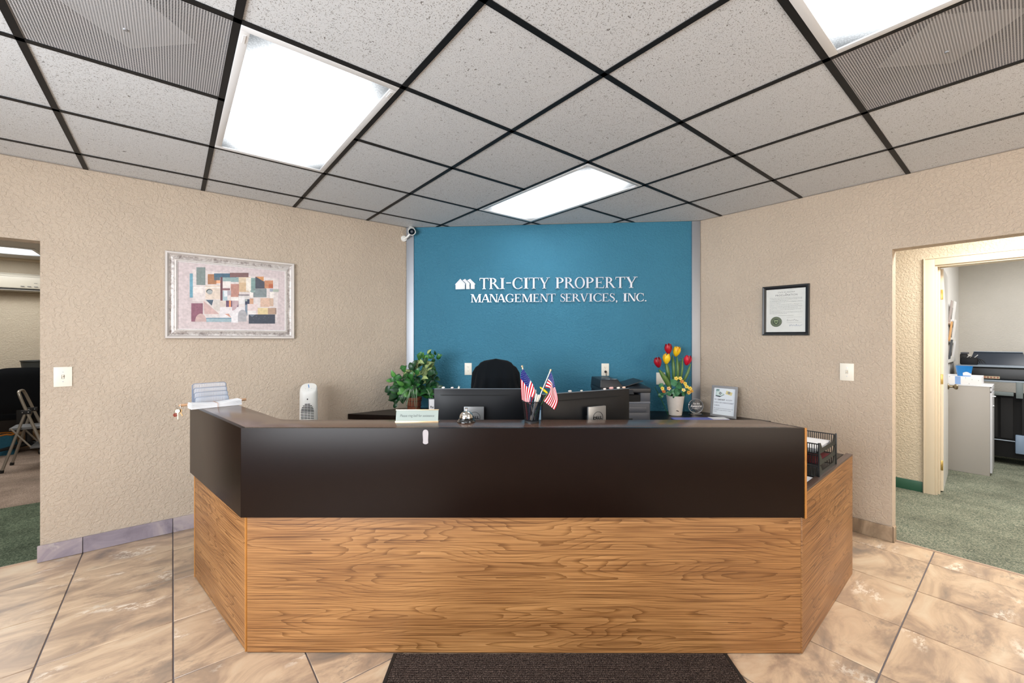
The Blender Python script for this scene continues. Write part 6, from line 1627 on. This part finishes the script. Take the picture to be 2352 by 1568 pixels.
# step ladder
GL = G @ Matrix.Translation((-1.15, 6.63, .006))
t = thing('step_ladder', 'folding grey metal step ladder standing in the left office', 'ladder', M=GL)
lm = mat('painted_grey_metal', '9c968c', .35, metal=.5)
q1_, q2_ = .0, .36
zt_ = .82; pt_ = lambda z: -.048-(z-.61)*.307     # rail line in p by height (local)
for y_, s_ in ((q1_, 1), (q2_, -1)):
    ins = .05*s_
    obj('front_rail', MB().tube([(pt_(0)+.0, y_, .01), (pt_(.6), y_+ins, .6)], .013, 10), lm, t, smooth=True)
    obj('rear_leg', MB().tube([(pt_(.60)-.012, y_+ins, .595), (-.21, y_, .01)], .012, 10), lm, t, smooth=True)
    obj('link_arm', MB().tube([(-.155, y_+ins*.6, .445), (-.015, y_+ins*.5, .235)], .008, 8), lm, t, smooth=True)
    br_ = obj('hinge_bracket', MB().box(pt_(.60)-.045, pt_(.60)+.03, y_+ins-.017, y_+ins+.017, .582, .622), M_BLACKP, t, bevel=.004)
    for dx_ in (-.03, .012): obj('rivet', MB().ball((pt_(.6)+dx_, y_+ins-.018, .602), .006, 8, 5), M_SILV, br_, GL, smooth=True)
    for q_ in ([(pt_(0), y_, .0), (pt_(0)-.004, y_, .03)], [(-.212, y_, .0), (-.207, y_, .03)]): obj('rubber_foot', MB().tube(q_, .017, 8), M_BLACKP, t, smooth=True)
hp = [(pt_(.6), .05, .6), (pt_(.72), .06, .72), (pt_(.79), .075, .79), (pt_(zt_), .11, zt_), (pt_(zt_), .25, zt_), (pt_(.79), .285, .79), (pt_(.72), .30, .72), (pt_(.6), .31, .6)]
obj('handle_loop', MB().tube([catmull(hp, k_/36) for k_ in range(37)], .013, 10), lm, t, smooth=True)
st = mat('grey_tread', '6a6c6e', .6, bump=(300, .001))
obj('step', MB().box(-.17, .06, .045, .315, .42, .445), st, t, bevel=.004)
obj('step', MB().box(-.02, .19, .02, .34, .215, .24), st, t, bevel=.004)
# desk behind with bin, bag and carton
t = thing('office_desk', 'dark desk along the wall behind the chair in the left office', 'desk', M=G @ Matrix.Translation((-2.2, 7.98, .006)))
dk_ = mat('dark_desk', '2e2622', .45)
obj('desktop', MB().box(-.7, 1.6, .0, .60, .70, .73), dk_, t, bevel=.003)
obj('side_panel', MB().box(-.69, -.66, .02, .58, 0, .70), dk_, t); obj('side_panel', MB().box(1.56, 1.59, .02, .58, 0, .70), dk_, t)
obj('back_panel', MB().box(-.66, 1.56, .55, .57, .1, .70), dk_, t)
cb2 = px(86, 781, 5.60)
t = thing('waste_bin', 'dark grey plastic bin on the desk behind the office chair', 'bin', (cb2.x, cb2.y, .736))
obj('bin_body', MB().lathe([(.11, 0), (.15, .36), (.14, .36), (.105, .01), (0, .01)], 28), mat('dark_grey_bin', '3d403e', .5), t, smooth=True)
m = MB(); ringtube(m, .153, .36, .006, 28); obj('rim', m, mat('dark_grey_bin'), t, smooth=True)
cb3 = px(2, 781, 5.0)
t = thing('tote_bag', 'blue bag with an orange rim on the floor at the left edge', 'bag', (cb3.x, cb3.y, .006), .3)
def bgf(u_, v_):
    a_ = 2*pi*u_; k1 = 1-.12*v_; return (.14*k1*abs(cos(a_))**.6*(1 if cos(a_) > 0 else -1), .08*k1*abs(sin(a_))**.6*(1 if sin(a_) > 0 else -1), .24*v_+.006*sin(5*a_)*v_)
obj('bag_body', MB().surf(bgf, 28, 8), mat('teal_blue_fabric', '1d5c74', .8, bump=(60, .004)), t, smooth=True)
m = MB().tube([bgf(k_/28, 1) for k_ in range(29)], .010, 6, False); obj('bag_rim', m, mat('orange_fabric', 'c47c2c', .8), t, smooth=True)
cb4 = R(-1.28, 8.18)
t = thing('cardboard_box', 'flat brown cardboard box on the floor under the office desk', 'box', (cb4.x, cb4.y, .006), AP)
obj('carton', MB().box(-.28, .28, -.14, .14, .0, .17), mat('brown_cardboard', 'a98a66', .8), t, bevel=.003)
obj('tape_strip', MB().box(-.281, .281, -.02, .02, .17, .1706), mat('tan_tape', 'c0a27c', .4), t)
